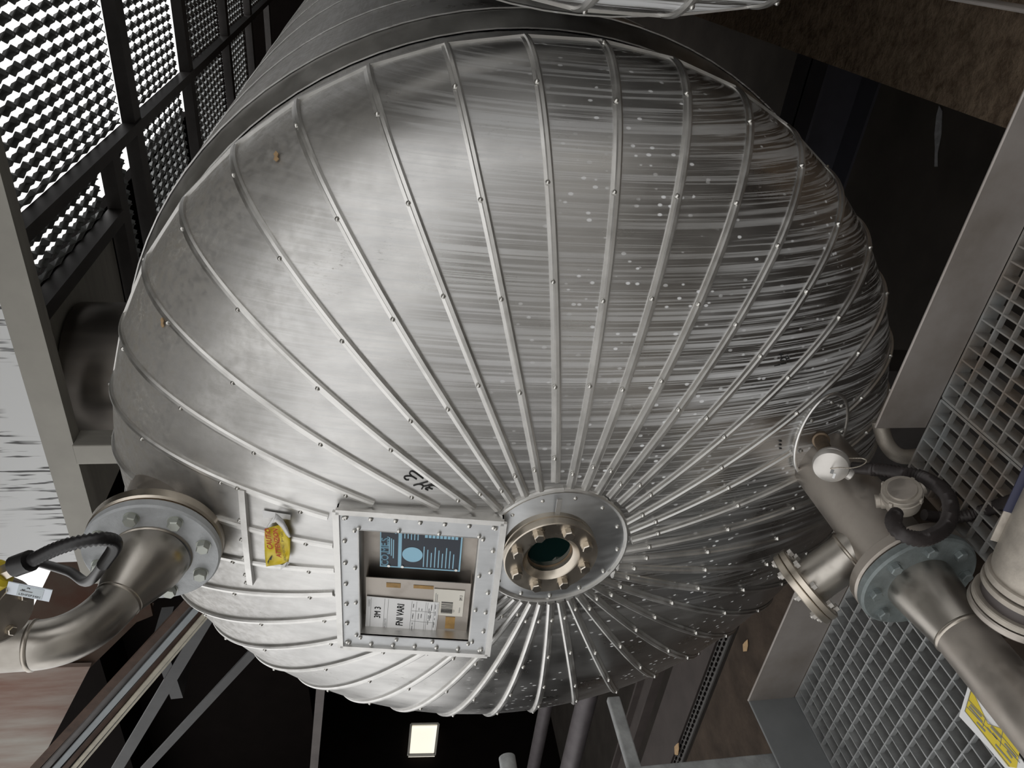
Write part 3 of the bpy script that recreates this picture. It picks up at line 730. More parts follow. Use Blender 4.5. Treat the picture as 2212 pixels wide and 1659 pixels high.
# ------------------------------------------------------------------ temperature probe on its oval patch
pc = head_hit(1768, 938); pn = head_normal(pc)
PXa = frame_of(pn)
mb = MB(); rim = []
nseg = 40
for i in range(nseg):
    a = 2*math.pi*i/nseg; p = pc + PXa[0]*(.104*math.cos(a)) + PXa[1]*(.080*math.sin(a)); p = Vector((p.x, head_y(p.x, p.z), p.z)); rim.append(p + pn*.010)
mb.add(rim + [pc + pn*.016] + [p - pn*.012 for p in rim], [(i, (i+1) % nseg, nseg) for i in range(nseg)] + [(i, nseg+1+i, nseg+1+(i+1) % nseg, (i+1) % nseg) for i in range(nseg)])
pt_ = mb.build('probe_patch', M['clad'], tank, smooth=True, angle=30)
MB().tube(rim + [rim[0]], .0042, 8, False).build('patch_rim_bead', M['trim'], pt_, smooth=True)
rv = MB()
for i in range(0, nseg, 6): p = rim[i].lerp(pc, .18) + pn*.004; rv.lathe(p, pn, [(0, .005), (.004, .0042), (.006, .001)], 8, False, True)
r = rv.build('rivet_row', M['rivet'], pt_); r['kind'] = 'stuff'
hd = on_y(1795, 1006, 1.07); s0 = on_y(1770, 945, 1.16); 
ts = thing('temperature_probe', 'round silver temperature sensor head on a brown stub with bead chain', 'sensor', pc)
sd = (hd - pc).normalized()
MB().lathe(pc, sd, [(0, .016), (.03, .016), (.031, .019), (.042, .019), (.043, .015), ((hd-pc).length-.02, .015)], 24).build('stub', M['brass'], ts, smooth=True, angle=30)
MB().lathe(pc + sd*((hd-pc).length-.035), sd, [(0, .018), (.012, .026), (.02, .026)], 6).build('hex_nut', M['cast'], ts)
hn = Vector((.05, -.80, .52)).normalized()
MB().lathe(hd - hn*.022, hn, [(-.014, .020), (-.008, .028), (.004, .0345), (.012, .0355), (.0135, .034), (.015, .0365), (.024, .0365), (.030, .034), (.034, .026), (.0365, .013), (.037, .001)], 40).build('head_cap', M['castclean'], ts, smooth=True, angle=30)
ht = hd + hn*.0155; HX = frame_of(hn)
MB().box(ht - HX[0]*.004 - HX[1]*.004, (.009, .006, .0012), HX).build('cap_mark', M['greyink'], ts)
MB().box(ht - HX[0]*.012 - HX[1]*.010, (.012, .0045, .0012), HX).build('cap_sticker', M['paper'], ts)
ge = on_y(1846, 1010, 1.085)
gdv = (ge-hd); gdv -= hn*gdv.dot(hn); gdv.normalize()
MB().lathe(hd - hn*.012 + gdv*.032, gdv, [(0, .012), (.014, .012), (.016, .010)], 16).build('cable_port', M['castclean'], ts, smooth=True, angle=30)
mb = MB(); chain = catmull([ht + HX[0]*.002, on_y(1812, 1010, 1.035), on_y(1838, 1011, 1.04), on_y(1862, 1005, 1.045), on_y(1872, 996, 1.05), on_y(1862, 990, 1.06), on_y(1835, 990, 1.06)], 9)
for p in chain: mb.lathe(p - Vector((0,0,.0016)), (0,0,1), [(0, .0005), (.0008, .0014), (.0024, .0014), (.0032, .0005)], 6)
r = mb.build('bead_chain', M['bolt'], ts); r['kind'] = 'stuff'

# junction box
jb = thing('junction_box', 'squat round cast junction box with screw lid and three ports', 'junction box', on_y(1945, 1100, .98))
jn = Vector((.90, -.05, .44)).normalized(); jc = on_y(1948, 1058, .93); jd = -jn
MB().lathe(jc, jd, [(-.004, .026), (0, .0275), (.0, .034), (.002, .0355), (.009, .0355), (.0105, .034), (.012, .0365), (.017, .0365), (.028, .0345), (.043, .031), (.048, .026)], 40).build('body', M['cast'], jb, smooth=True, angle=30)
JX = frame_of(jn)
MB().lathe(jc + jn*.0035, jn, [(0, .0245), (.0006, .0245)], 40).build('lid_disc', M['ssdull'], jb)
for i in range(4):
    a = math.radians(90*i + 30); MB().box(jc + (JX[0]*math.cos(a) + JX[1]*math.sin(a))*.034 - jn*.008, (.011, .008, .011), (JX[0]*math.cos(a)+JX[1]*math.sin(a), -JX[0]*math.sin(a)+JX[1]*math.cos(a), jn)).build('lug', M['cast'], jb, bevel=.002)
for tgt in ((1905, 1080), (1946, 1128), (1992, 1108)):
    e = on_y(*tgt, .945); d = e - (jc - jn*.03); d -= jn*d.dot(jn); d.normalize()
    MB().lathe(jc - jn*.03 + d*.027, d, [(0, .015), (.010, .015), (.011, .013), (.019, .013)], 20).build('port', M['cast'], jb, smooth=True, angle=30)
conduit('flexible_conduit', 'dusty ribbed conduit looping from the sensor head to the junction box', [ge + Vector((0, 0, .004)), on_y(1875, 1013, 1.06), on_y(1930, 1019, 1.02), on_y(1990, 1030, .98), on_y(2040, 1062, .91), on_y(2054, 1100, .86), on_y(2040, 1140, .82), on_y(1995, 1164, .80), on_y(1950, 1155, .81), on_y(1930, 1130, .84), on_y(1936, 1108, .87)], .0125, M['conduit'], .0075, (.08, .97))
conduit('flexible_conduit', 'dusty ribbed conduit leaving the junction box across the grating', [on_y(1996, 1112, .94), on_y(2030, 1117, .935), on_y(2080, 1116, .92), on_y(2130, 1102, .90), on_y(2180, 1084, .86), on_y(2240, 1070, .80)], .0112, M['conduit'], .0075, (.1, 1))

# actuated valve body (grey cylinder with flanges) over the pipe
va = thing('valve_body', 'dusty grey cylindrical valve body with stacked flanges above the outlet pipe', 'valve', on_y(2175, 1330, .60))
vc = on_y(2196, 1322, .62); vd = Vector((1, 0.05, .06)).normalized(); vr = .066
MB().lathe(vc, vd, [(0, vr*.5), (.0, vr), (.0025, vr*1.03), (.010, vr*1.03), (.0125, vr)], 56).build('flange', M['ssdull'], va, smooth=True, angle=30)
MB().lathe(vc + vd*.0145, vd, [(0, vr*.9), (.001, vr*1.0), (.009, vr*1.0), (.0105, vr*.97)], 56).build('flange', M['cast'], va, smooth=True, angle=30)
MB().lathe(vc + vd*.024, vd, [(0, vr*.86), (.022, vr*.86)], 48).build('spacer', plain('dark_mauve_spacer', (.085, .072, .070), .5, .2), va, smooth=True, angle=30)
MB().lathe(vc + vd*.044, vd, [(0, vr*.9), (.0015, vr*.95), (.010, vr*.95), (.011, vr*.9)], 56).build('flange', M['cast'], va, smooth=True, angle=30)
MB().lathe(vc + vd*.058, vd, [(0, vr*.9), (.0015, vr*.93), (.012, vr*.93), (.013, vr*.9)], 56).build('flange', M['cast'], va, smooth=True, angle=30)
MB().lathe(vc + vd*.07, vd, [(0, vr*.86), (.02, vr*.89), (.26, vr*.89)], 56).build('barrel', M['cast'], va, smooth=True, angle=30)
MB().lathe(vc - vd*.022 + Vector((0, .028, .0)), vd, [(0, .013), (.004, .018), (.022, .018)], 20).build('spindle_nut', M['ssdull'], va, smooth=True, angle=30)
e = Vector((0, .60, .80)); ee = vc + vd*.10 + Vector((0, .047, .043))
MB().bar(ee, ee + vd*.055, .004, .010, (0, .6, .8)).build('edge_strip', M['cast'], va)
MB().bar(ee + vd*.055, ee + vd*.22, .004, .012, (0, .6, .8)).build('edge_strip', M['blue'], va)

# yellow data sheet hanging under the pipe
q4 = [(2053, 1390), (2093, 1480), (2073, 1547), (2135, 1614), (2175, 1662), (2240, 1740), (2235, 1680), (2140, 1540)]
zp_ = lambda px, py: on_y(px, py, .70)
P8 = [on_z(px, py, -1.115) for px, py in q4]
ds = thing('data_sheet', 'white card with yellow printed table tucked under the outlet pipe', 'label', P8[2])
MB().prism(P8, (0, 0, .0015)).build('card', M['paper'], ds)
yl = [(2098, 1486), (2084, 1536), (2178, 1656), (2196, 1659), (2204, 1616), (2180, 1580), (2134, 1564)]
PYl = [on_z(px, py, -1.1128) for px, py in yl]
MB().prism(PYl, (0, 0, .0005)).build('yellow_field', M['yellow'], ds)
mb = MB()
def yline(a, b, w_=.0012): mb.bar(on_z(*a, -1.1118), on_z(*b, -1.1118), w_, .0003, (0, 0, 1))
for a, b in (((2092, 1512), (2170, 1598)), ((2088, 1527), (2203, 1648)), ((2084, 1536), (2180, 1656)), ((2099, 1487), (2084, 1536)), ((2128, 1552), (2123, 1570)), ((2166, 1578), (2160, 1612)), ((2170, 1598), (2204, 1640))): yline(a, b)
for a, b in (((2093, 1526), (2122, 1560)), ((2096, 1522), (2120, 1548)), ((2132, 1572), (2140, 1582)), ((2144, 1584), (2154, 1597)), ((2175, 1622), (2186, 1638)), ((2170, 1606), (2195, 1636)), ((2150, 1608), (2184, 1648)), ((2110, 1560), (2128, 1580)), ((2140, 1570), (2162, 1594))): yline(a, b, .0035)
mb.build('print', M['greyink'], ds)

# caution sticker, half peeled off
cs_ = thing('caution_sticker', 'crumpled yellow caution sticker peeling off the cladding', 'sticker', head_hit(600, 1165))
sh = [(572, 1145), (589, 1118), (595, 1108), (612, 1124), (626, 1155), (626, 1188), (628, 1212), (616, 1229), (600, 1226), (575, 1224), (571, 1190)]
co = head_hit(600, 1165); cnn = head_normal(co); cx = frame_of(cnn)
def cp_(px, py, w): return on_plane(px, py, co + cnn*w, cnn)
bm = bmesh.new()
# grid sheet with crumples
gx, gy = 9, 15; vs = []; fs = []
def lerp2(s_, t_):
    L0 = [(572, 1142), (571, 1170), (572, 1200), (575, 1224)]; R0 = [(611, 1132), (627, 1166), (626, 1195), (623, 1216)]
    k = min(int(t_*3), 2); f = t_*3-k
    a = [L0[k][i]*(1-f)+L0[k+1][i]*f for i in (0, 1)]; b = [R0[k][i]*(1-f)+R0[k+1][i]*f for i in (0, 1)]
    return a[0]*(1-s_)+b[0]*s_, a[1]*(1-s_)+b[1]*s_
def crum(s_, t_): return .012 + .0035*math.sin(7*s_+9*t_) + .0025*math.sin(15*t_-4*s_) + .010*max(0, s_-.7)
for j in range(gy+1):
    for i in range(gx+1):
        s_, t_ = i/gx, j/gy; x, y = lerp2(s_, t_); vs.append(cp_(x, y, crum(s_, t_)))
fs = [(j*(gx+1)+i, j*(gx+1)+i+1, (j+1)*(gx+1)+i+1, (j+1)*(gx+1)+i) for j in range(gy) for i in range(gx)]
o = MB().add(vs, fs).build('sticker_sheet', M['yellow'], cs_, smooth=True, angle=180); so = o.modifiers.new('thickness', 'SOLIDIFY'); so.thickness = .0005
# curled back corners (white backing)
cur = [((589, 1130), (595, 1108)), ((596, 1128), (601, 1112)), ((608, 1140), (611, 1121)), ((618, 1156), (621, 1139)), ((624, 1162), (628, 1158))]
vs = []; 
for i, (a, b) in enumerate(cur): vs += [cp_(*a, .022), cp_((a[0]+b[0])/2+2, (a[1]+b[1])/2, .034), cp_(*b, .020)]
fs = [(3*i+j, 3*i+j+1, 3*i+j+4, 3*i+j+3) for i in range(len(cur)-1) for j in (0, 1)]
o = MB().add(vs, fs).build('curled_corner', M['paper'], cs_, smooth=True, angle=180); so = o.modifiers.new('thickness', 'SOLIDIFY'); so.thickness = .0006
P_ = [cp_(572, 1146, .014), cp_(590, 1128, .016), cp_(596, 1110, .014), cp_(580, 1132, .004)]
MB().prism(P_, cnn*.0006).build('curled_corner', M['paper'], cs_)
vs = [cp_(607, 1222, .018), cp_(620, 1214, .024), cp_(626, 1216, .016), cp_(606, 1231, .016), cp_(614, 1226, .026), cp_(620, 1222, .016)]
MB().add(vs, [(0, 1, 4, 3), (1, 2, 5, 4)]).build('curled_corner', M['paper'], cs_)
def sticker_text(body, c, h, mat, sq=1.0, bold=0):
    px, py = c; p = cp_(px, py, .0175); AXs = frame_of(cnn, (0, .05, 1)); th = math.radians(2)
    AXs = (AXs[0]*math.cos(th)+AXs[1]*math.sin(th), AXs[1]*math.cos(th)-AXs[0]*math.sin(th), AXs[2])
    return put_text(body, h, p, AXs, mat, cs_, sq, bold=bold)
sticker_text('CAUTIO', (581, 1164), .0125, M['red'], .92, .0006)
sticker_text('ATTENZION', (599, 1173), .0115, M['red'], .92, .0006)
sticker_text('RFACE HEATING - TRACCIAN', (612, 1180), .0055, M['ink'], .82)
mb = MB()
for poly in ([(579, 1219), (581, 1208), (586, 1210), (588, 1200), (584, 1203), (578, 1213)], [(583, 1206), (587, 1199), (586, 1204)]):
    mb.prism([cp_(x, y, .0172) for x, y in poly], cnn*.0003)
mb.build('lightning_mark', M['ink'], cs_)
MB().prism([cp_(x, y, .0025) for x, y in ((567, 1102), (590, 1106), (628, 1112), (627, 1123), (602, 1118), (568, 1119))], cnn*.0004).build('torn_residue', M['paper'], cs_)

# ------------------------------------------------------------------ walkway gratings and toe plates
def bar_mesh(name, size, mat):
    o = MB().box((0,0,0), size).build(name, mat); me = o.data; bpy.data.objects.remove(o); return me
def grating(label, x0, x1, y0, y1, px_, py_, gm=None):
    gm = gm or M['galv']
    g = thing('walkway_grating', label, 'grating', ((x0+x1)/2, (y0+y1)/2, GZ-.03), 'gratings of the walkway')
    me_y = bar_mesh('bearing_bar', (.0032, y1-y0, .030), gm); me_x = bar_mesh('cross_bar', (x1-x0, .0032, .012), gm)
    nx = max(2, int(round((x1-x0)/px_))); ny = max(2, int(round((y1-y0)/py_)))
    for i in range(1, nx): inst(me_y, 'bearing_bar', g, (x0+(x1-x0)*i/nx, (y0+y1)/2, GZ-.015))
    for j in range(1, ny): inst(me_x, 'cross_bar', g, ((x0+x1)/2, y0+(y1-y0)*j/ny, GZ-.005))
    fx = bar_mesh('frame_bar', (x1-x0, .005, .032), gm); fy = bar_mesh('frame_bar', (.005, y1-y0, .032), gm)
    for y in (y0, y1): inst(fx, 'frame_bar', g, ((x0+x1)/2, y, GZ-.016))
    for x in (x0, x1): inst(fy, 'frame_bar', g, (x, (y0+y1)/2, GZ-.016))
    return g
YK = 1.10
grating('galvanised grating panel at the left end of the walkway under the outlet pipe', -1.722, -1.13, .30, YK-.006, .033, .046)
grating('rust-spotted grating panel behind the long toe plate', -.735, .10, .30, YK-.006, .030, .040, M['galvrust'])
grating('narrow grating panel next to the sensor head', -.935, -.742, .30, YK-.006, .030, .040, M['galvrust'])
def toe(label, a, b, z0, z1, mat, up=None):
    o = MB().bar(Vector((a[0], a[1], (z0+z1)/2)), Vector((b[0], b[1], (z0+z1)/2)), .006, z1-z0).build('toe_plate', mat, origin=Vector((a[0], a[1], z0)))
    o.modifiers.new('bevel', 'BEVEL').width = .002
    return tag(o, label, 'toe plate')
toe('long stained steel toe plate between the grating and the tank', (-.815, YK), (-.04, YK), GZ, -1.015, M['toe'])
toe('short steel toe plate at the left end beside the blind branch', (-1.73, YK), (-1.19, YK), GZ, -.997, M['toe'])
toe('dull end toe plate turning the corner of the walkway', (-1.73, YK), (-1.73, .30), GZ-.04, -1.0, M['toedark'])
toe('grey toe plate running back between the two tanks', (-.045, YK+.006), (-.045, 3.2), GZ, -.98, M['toe'])
# walkway bearers under the gratings
for x, lab in ((-1.72, 'steel bearer under the left end of the walkway'), (-.93, 'steel bearer beside the gap in the walkway'), (.05, 'steel bearer under the right end of the walkway')):
    o = MB().bar((x, .30, GZ-.09), (x, YK, GZ-.09), .05, .10).build('walkway_bearer', M['darkbeam'], origin=Vector((x, .7, GZ-.14))); tag(o, lab, 'beam')
for x, where in ((-1.72, 'at its guard rail end'), (-.93, 'beside the gap for the outlet pipe'), (.05, 'below the long toe plate')):
    o = MB().box2((x-.03, YK-.08, -2.6), (x+.03, YK-.02, GZ-.14)).build('walkway_post', M['darkbeam'], origin=Vector((x, YK-.05, -2.6)))
    tag(o, 'dark steel post carrying the walkway ' + where, 'post', 'posts under the walkway')

# guard rail at the left end
rl = thing('guard_rail', 'galvanised guard rail post with stub rails at the end of the walkway', 'railing', (-1.79, .62, GZ))
ya = .86
p0, p1 = on_x(1668, 1655, -1.79), on_x(1092, 1672, -1.79)
p0 = Vector((-1.79, p0.y, GZ-.10)); p1 = Vector((-1.79, p0.y, p1.z))
MB().bar(p0, p1, .045, .045, (0, 1, 0)).build('post', M['galv'], rl, bevel=.003)
pm = on_x(1365, 1645, -1.79); pe = on_y(1338, 1500, pm.y + .30)
MB().bar(Vector((-1.79, p0.y+.02, pm.z)), Vector((-1.79, p0.y+.23, pm.z)), .036, .02, (1, 0, 0)).build('knee_rail', M['galv'], rl, bevel=.004)
pk = Vector((-1.79, p0.y, p1.z-.01))
MB().tube([pk + Vector((0, -.3, 0)), pk + Vector((0, .09, 0))], .021, 20).build('hand_rail', M['galv'], rl, smooth=True, angle=40)

# ------------------------------------------------------------------ expanded-metal deck overhead and its beams
CZ = 1.10
def expanded(label, x0, x1, y0, y1, sw=.047, lw=.115):
    mb = MB(); ny = int((y1-y0)/(lw/2)); nx = int((x1-x0)/sw)+1
    t, hgt = .004, .021
    for r in range(nx+1):
        xb = x0 + r*sw
        for k in range(2):                        # two zigzag strands per row, mirrored, meeting at the bonds
            s_ = 1 if k == 0 else -1; pts = []
            for j in range(ny+1):
                y = y0 + j*lw/2; x = xb + s_*(sw/4 if j % 2 == 0 else -sw/4)
                pts.append(Vector((min(max(x, x0), x1), y, CZ)))
            # offset so that strands of neighbouring rows touch
            for a, b in zip(pts, pts[1:]):
                d = (b-a).normalized(); m_ = (a+b)/2; q = .28
                A, B_ = a + (b-a)*0, b
                up = Vector((.55*s_, 0, .83)); mb.bar(A, B_, t, hgt, up)
    o = mb.build('expanded_metal_panel', M['meshsteel'], origin=Vector(((x0+x1)/2, (y0+y1)/2, CZ)))
    return tag(o, label, 'mesh panel', 'mesh panels of the upper deck')
VB = [2.2, 3.63, 4.80, 6.14, 7.32, 8.6]
ORD = ('pale and second', 'second and third', 'third and fourth', 'fourth and fifth', 'fifth and sixth')
for i in range(5):
    expanded('mesh panel between the %s cross beams, right of the long beam' % ORD[i], -.93, 1.2 if i == 0 else .8, VB[i]+.05, VB[i+1]-.05)
expanded('small expanded metal panel in the bay between the long and the shorter dark beam', -1.19, -.98, VB[0]+.05, 3.2)
expanded('narrow expanded metal strip just past the short cross beam over the tank', -1.75, -.98, 3.30, VB[1]-.05)
for i in (1, 2, 3):
    expanded('mesh deck panel between the %s cross beams, directly over the tank' % ORD[i], -1.75, -.98, VB[i]+.05, VB[i+1]-.05)
def beam(label, a, b, w, h, mat):
    o = MB().bar(a, b, w, h).build('deck_beam', mat, origin=(Vector(a)+Vector(b))/2); return tag(o, label, 'beam')
def ibeam(label, a, b, w, h, mat, t=.012):
    a, b = Vector(a), Vector(b); mb = MB().bar(a, b, t, h); 
    for s_ in (-1, 1): mb.bar(a + Vector((0, 0, s_*(h/2-t/2))), b + Vector((0, 0, s_*(h/2-t/2))), w, t)
    o = mb.build('deck_beam', mat, origin=(a+b)/2); return tag(o, label, 'beam')
o = beam('pale grey deck beam nearest the domed tank end', (-2.3, 2.2, 1.037), (1.4, 2.2, 1.037), .06, .095, M['beam'])
for i, y in enumerate(VB[1:]):
    beam(('second', 'third', 'fourth', 'fifth', 'sixth')[i] + ' dark cross beam under the mesh deck counted from the pale beam', (-1.8, y, 1.062), (1.4, y, 1.062), .10, .055, M['darkbeam'])
beam('long dark beam along the tank dividing the mesh deck', (-.955, 2.24, 1.055), (-.955, 9.2, 1.055), .045, .06, M['darkbeam'])
beam('shorter dark beam beside the opaque deck sheet', (-1.215, 2.24, 1.055), (-1.215, 3.2, 1.055), .05, .06, M['darkbeam'])
beam('short dark cross beam over the tank where the shorter beam ends', (-1.9, 3.25, 1.062), (-.98, 3.25, 1.062), .09, .055, M['darkbeam'])
o = MB().box2((-2.2, 2.26, 1.09), (-1.245, 3.19, 1.105)).build('deck_sheet', M['beam']); tag(o, 'plain opaque deck sheet behind the vertical duct', 'sheet')
o = MB().box2((-2.28, 2.27, 1.11), (-1.16, 2.285, 1.95)).build('wall_sheet', M['white'], origin=Vector((-1.6, 2.3, 1.1))); tag(o, 'white sheet with dark runs standing on the pale deck beam', 'sheet')
o = MB().box2((-1.71, 2.155, .40), (-1.63, 2.245, .99)).build('deck_stub_post', M['beam'], origin=Vector((-1.67, 2.2, .4)), bevel=.004); tag(o, 'short box post holding up the pale deck beam', 'post')
o = MB().lathe((-1.62, 2.62, .60), (0, 0, 1), [(0, .26), (.48, .26)], 48).build('vertical_duct', steel('duct_steel', (.22, .20, .18), .36, (20, 20, 2), 1, .4), smooth=True, angle=40, origin=Vector((-1.62, 2.62, .6))); tag(o, 'dark shiny vertical duct rising behind the tank head', 'duct')

# rusty outer wall panels and braces at the upper left
YW = 3.25
def wall_quad(name, label, quad, mat, th=.03, y=YW, cat='sheet', group=None):
    P = [on_y(px, py, y) for px, py in quad]; o = MB().prism(P, (0, th, 0)).build(name, mat, origin=P[0]); return tag(o, label, cat, group)
wall_quad('rusty_sheet', 'brown rusty sheet seen inside the bend of the inlet pipe', [(118, 1215), (300, 1190), (330, 1330), (110, 1420), (42, 1372)], M['rustdark'])
wall_quad('rusty_sheet', 'pale sheet streaked with orange rust below the inlet pipe', [(-120, 1448), (195, 1440), (60, 1700), (-160, 1700)], M['rust'], y=YW+.1)
wall_quad('rusty_sheet', 'narrow dark rusty strip edging the rusty sheet', [(-120, 1424), (330, 1310), (195, 1442), (-120, 1450)], M['rustdark'], y=YW+.15)
def brace(label, a, b, y, w, mat, t=.06, name='diagonal_brace'):
    P, Q = on_y(*a, y), on_y(*b, y); o = MB().bar(P, Q, t, w, Vector((0, 1, 0)).cross(Q-P).normalized()).build(name, mat, origin=(P+Q)/2); return tag(o, label, 'brace')
yb = 3.1
M['bluegrey'] = plain('blue_grey_paint', (.18, .20, .21), .5, .2, .2, 8); M['palebar'] = plain('pale_yellowish_paint', (.34, .31, .24), .55, .1, .35, 12); M['rustbar'] = plain('rusted_angle', (.075, .045, .032), .7, .1, .5, 10, spec=.2)
brace('rusted angle edging the dark side of the diagonal rails', (72, 1662), (436, 1268), yb, .045, M['rustbar'], .02)
brace('dark channel between the rusted angle and the blue-grey rail', (95, 1662), (446, 1274), yb+.03, .035, M['darkbeam'], .02)
brace('slim blue-grey diagonal rail beside the dark channel', (118, 1662), (456, 1280), yb, .036, M['bluegrey'], .012)
brace('dark stained web between the blue-grey and the pale rail', (138, 1662), (466, 1286), yb+.03, .03, M['rustbar'], .012)
brace('pale diagonal rail with yellow stains', (156, 1662), (476, 1288), yb, .026, M['palebar'], .012)
brace('second thin pale rail running close beside the first', (168, 1662), (482, 1292), yb+.01, .012, M['palebar'], .012)
plain('brace_grey', (.055, .055, .056), .5, .3, .3, 6)
brace('grey diagonal brace next to the pale rails', (252, 1662), (452, 1328), yb+.6, .085, bpy.data.materials['brace_grey'], .02)
brace('grey diagonal brace close under the tank', (312, 1662), (562, 1392), yb+.9, .075, bpy.data.materials['brace_grey'], .02)
brace('short rusty cross bar between rail and brace', (352, 1348), (392, 1470), yb+.75, .085, bpy.data.materials['brace_grey'], .31)
P_, Q_ = on_y(694, 1470, 4.2), on_y(677, 1670, 4.2); d_ = (Q_-P_)/(Q_.x-P_.x)
o = MB().bar(P_ + d_*.8, P_ + d_*(-10-P_.x), .02, .075).build('hall_rail', plain('mauve_grey', (.12, .105, .10), .5, .3, .3, 6), origin=P_); tag(o, 'grey rail with rusty edge reaching from the tank to the dark hall wall', 'rail')
# black backing sheet stands for the unlit depth behind the braces
o = wall_quad('dark_void_backing', 'black backing standing for the dark void behind the diagonal braces', [(-60, 1720), (60, 1520), (330, 1250), (640, 1300), (700, 1720)], M['black'], y=5.2)
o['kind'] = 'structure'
# corrugated glossy sheets glinting in the dark hall
cor = thing('corrugated_sheet', 'dark glossy corrugated sheet glinting in the hall behind', 'sheet', on_x(640, 1560, -8.5))
pa, pb = on_x(585, 1480, -8.5), on_x(680, 1600, -8.5)
cm = steel('glossy_corrugated', (.30, .27, .22), .22, (1, 1, 1), 3, .4)
for i in range(10):
    y = 5.6 + i*.14 
    MB().lathe((-8.6, y+.9, -.6), (0, .0, 1), [(0, .05), (1.6, .05)], 12).build('corrugation', cm, cor, smooth=True)
wl = thing('window_1', None, None, on_x(915, 1600, -9.9)); wl['kind'] = 'structure'; del_keys = None
P = [on_x(px, py, -9.9) for px, py in ((888, 1567), (947, 1566), (939, 1632), (882, 1633))]
MB().prism(P, (-.03, 0, 0)).build('window_pane', M['lit'], wl)
mb = MB()
for a, b in zip(P, P[1:] + P[:1]): mb.bar(a + Vector((.02, 0, 0)), b + Vector((.02, 0, 0)), .03, .03, (1, 0, 0))
mb.build('window_frame', M['cream'], wl)

# ------------------------------------------------------------------ below: concrete plinths, pit, pipes
def block(name, label, a, b, mat, cat):
    a, b = Vector(a), Vector(b); o = MB().box2(a, b).build(name, mat, origin=Vector(((a.x+b.x)/2, (a.y+b.y)/2, min(a.z, b.z)))); return tag(o, label, cat)
block('concrete_plinth', 'brown stained concrete plinth beyond the toe plate at the right of the tank', (-.365, 1.22, -2.6), (2.6, 10.4, -1.75), M['concrete'], 'plinth')
block('concrete_plinth', 'low brown concrete slab between walkway and pipe rack left of the tank', (-6.5, 1.25, -2.6), (-1.75, 2.36, -1.9), plain('shaded_brown_concrete', (.06, .044, .033), .9, 0, .5, 8, bmp=.4, spec=.2), 'plinth')  # shade under the tank and hall is put into this darker brown
# I-beam carried from the plinth
o = ibeam('mauve steel beam bolted to the plinth side under the tank', (-.37, 3.08, -1.92), (-2.6, 3.08, -1.92), .26, .26, plain('mauve_steel', (.07, .068, .085), .5, .3, .3, 6)); o.name = 'support_beam'
block('tank_saddle', 'dark steel saddle foot under the tank', (-1.7, 1.95, -2.6), (-1.2, 2.1, -1.42), M['darkbeam'], 'support')
# white lime run over the pit floor
P = [on_z(*q, -2.598) for q in ((2030, 228), (2036, 240), (2034, 290), (2026, 330), (2026, 360), (2020, 360), (2021, 320), (2020, 290), (2024, 250))]
o = MB().prism(P, (0, 0, .004)).build('lime_crust', plain('lime_crust_white', (.32, .32, .33), .9, 0, .4, 40), origin=P[0]); tag(o, 'white lime crust run out from under the plinth edge', 'stain')
# gear running along the slab under the tank
def vpipe(label, px, py, z, r, mat, x0=-9.5, x1=-1.6):
    p = on_z(px, py, z); o = MB().tube([(x0, p.y, z), (x1, p.y, z)], r, 20).build('floor_pipe', mat, smooth=True, angle=40, origin=Vector((x1, p.y, z))); return tag(o, label, 'pipe')
gp = plain('grey_floor_pipe', (.13, .115, .12), .5, .3, .3, 9)
vpipe('thicker grey floor pipe behind the cable tray', 1250, 1580, -1.75, .085, gp)
vpipe('thinner grey floor pipe farthest from the slab', 1166, 1590, -1.75, .07, gp)
p = on_z(1500, 1515, -1.88)
sb_2 = plain('dark_tray_steel', (.10, .095, .09), .6, .2, .3, 9)
ct = thing('cable_tray', 'perforated dark cable tray beside the brown slab', 'cable tray', (-4, p.y, -1.95))
MB().box2((-9, p.y-.04, -1.93), (-2.7, p.y+.04, -1.92)).build('tray_floor', sb_2, ct)
mb = MB()
for i in range(110):
    for s_ in (-.018, .018): mb.box((-2.75-.045*i, p.y+s_, -1.914), (.024, .012, .006))
r = mb.build('slot_row', M['black'], ct); r['kind'] = 'stuff'
sb_ = plain('dark_brown_sheet', (.06, .048, .044), .6, .1, .3, 7)
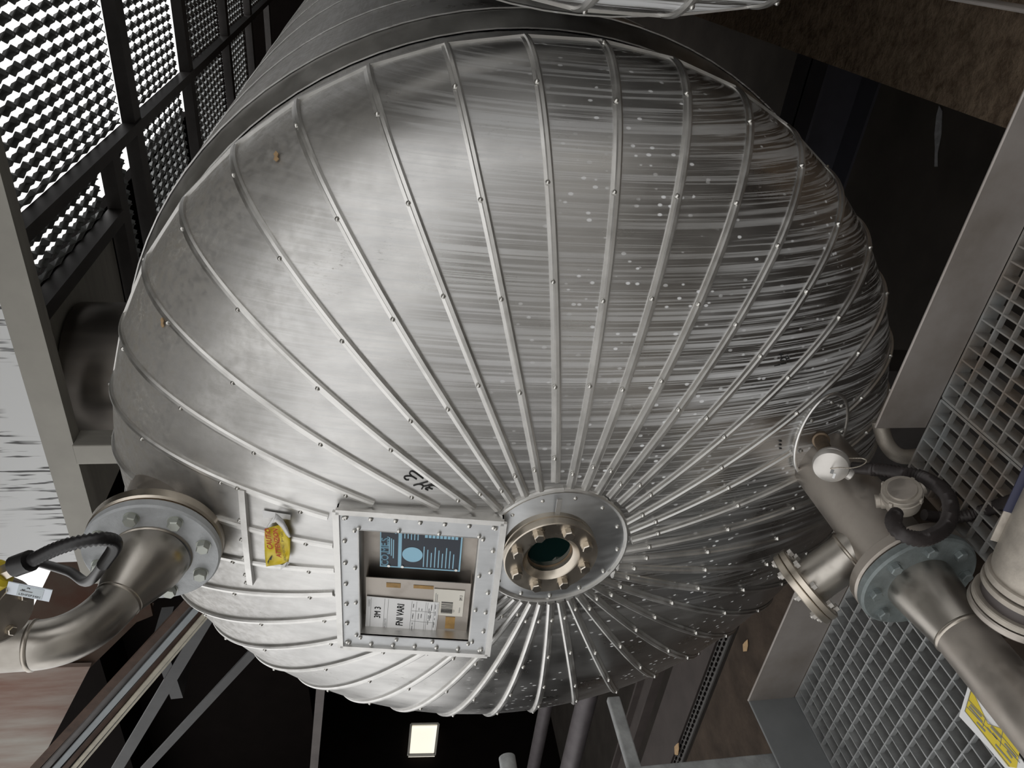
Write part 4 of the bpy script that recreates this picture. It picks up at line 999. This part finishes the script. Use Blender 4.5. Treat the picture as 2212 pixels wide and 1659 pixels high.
o = MB().box2((-9, p.y+.10, -1.99), (-2.7, p.y+.42, -1.95)).build('floor_sheet', sb_, origin=Vector((-4, p.y+.2, -1.99))); tag(o, 'dark brown sheet lying between the two cable trays', 'sheet')
ct2 = thing('cable_tray', 'dark ladder cable tray beyond the brown sheet', 'cable tray', (-4, p.y+.6, -1.95))
MB().box2((-9, p.y+.50, -1.95), (-2.7, p.y+.68, -1.93)).build('tray_floor', sb_, ct2)
for s_ in (.50, .68): MB().box2((-9, p.y+s_-.01, -1.95), (-2.7, p.y+s_+.01, -1.88)).build('tray_side', sb_, ct2)
# dead leaves
def leaf(label, c, z, s):
    p = on_z(*c, z); P = [p + Vector((s*x, s*y, .004 + .01*s*abs(x))) for x, y in ((-1, 0), (-.4, .5), (.3, .35), (1, .1), (.5, -.3), (-.3, -.5))]
    o = MB().prism(P, (0, 0, .003)).build('dead_leaf', M['leaf'], origin=p); return tag(o, label, 'leaf')
leaf('tan dead leaf lying on the brown slab', (1613, 1395), -1.9, .045); leaf('tan dead leaf caught on the perforated tray', (1464, 1618), -1.905, .06)

def leaf_on_tank(label, px, py, s_):
    p = head_hit(px, py); n_ = head_normal(p); fx = frame_of(n_)
    P = [p + fx[0]*(s_*x) + fx[1]*(s_*y) + n_*.003 for x, y in ((-1, 0), (-.5, .45), (.1, .3), (.5, .55), (1, .1), (.4, -.35), (-.2, -.2), (-.6, -.5))]
    o = MB().prism(P, n_*.002).build('dead_leaf', M['leaf'], origin=p); return tag(o, label, 'leaf')
leaf_on_tank('pale dead leaf stuck high on the dusty tank head', 600, 340, .012)
leaf_on_tank('small brown leaf scrap stuck on the tank head above the inlet nozzle', 355, 697, .010)
p = on_y(1945, 985, 1.14)
o = MB().tube(catmull([p + Vector((0, .0, -.06)), p, p + Vector((.02, .02, .03)), p + Vector((.06, .05, .045))], 8), .017, 16).build('drain_pipe', M['cast'], smooth=True, angle=40, origin=p); tag(o, 'dull drain pipe bend between toe plate and narrow grating', 'pipe')
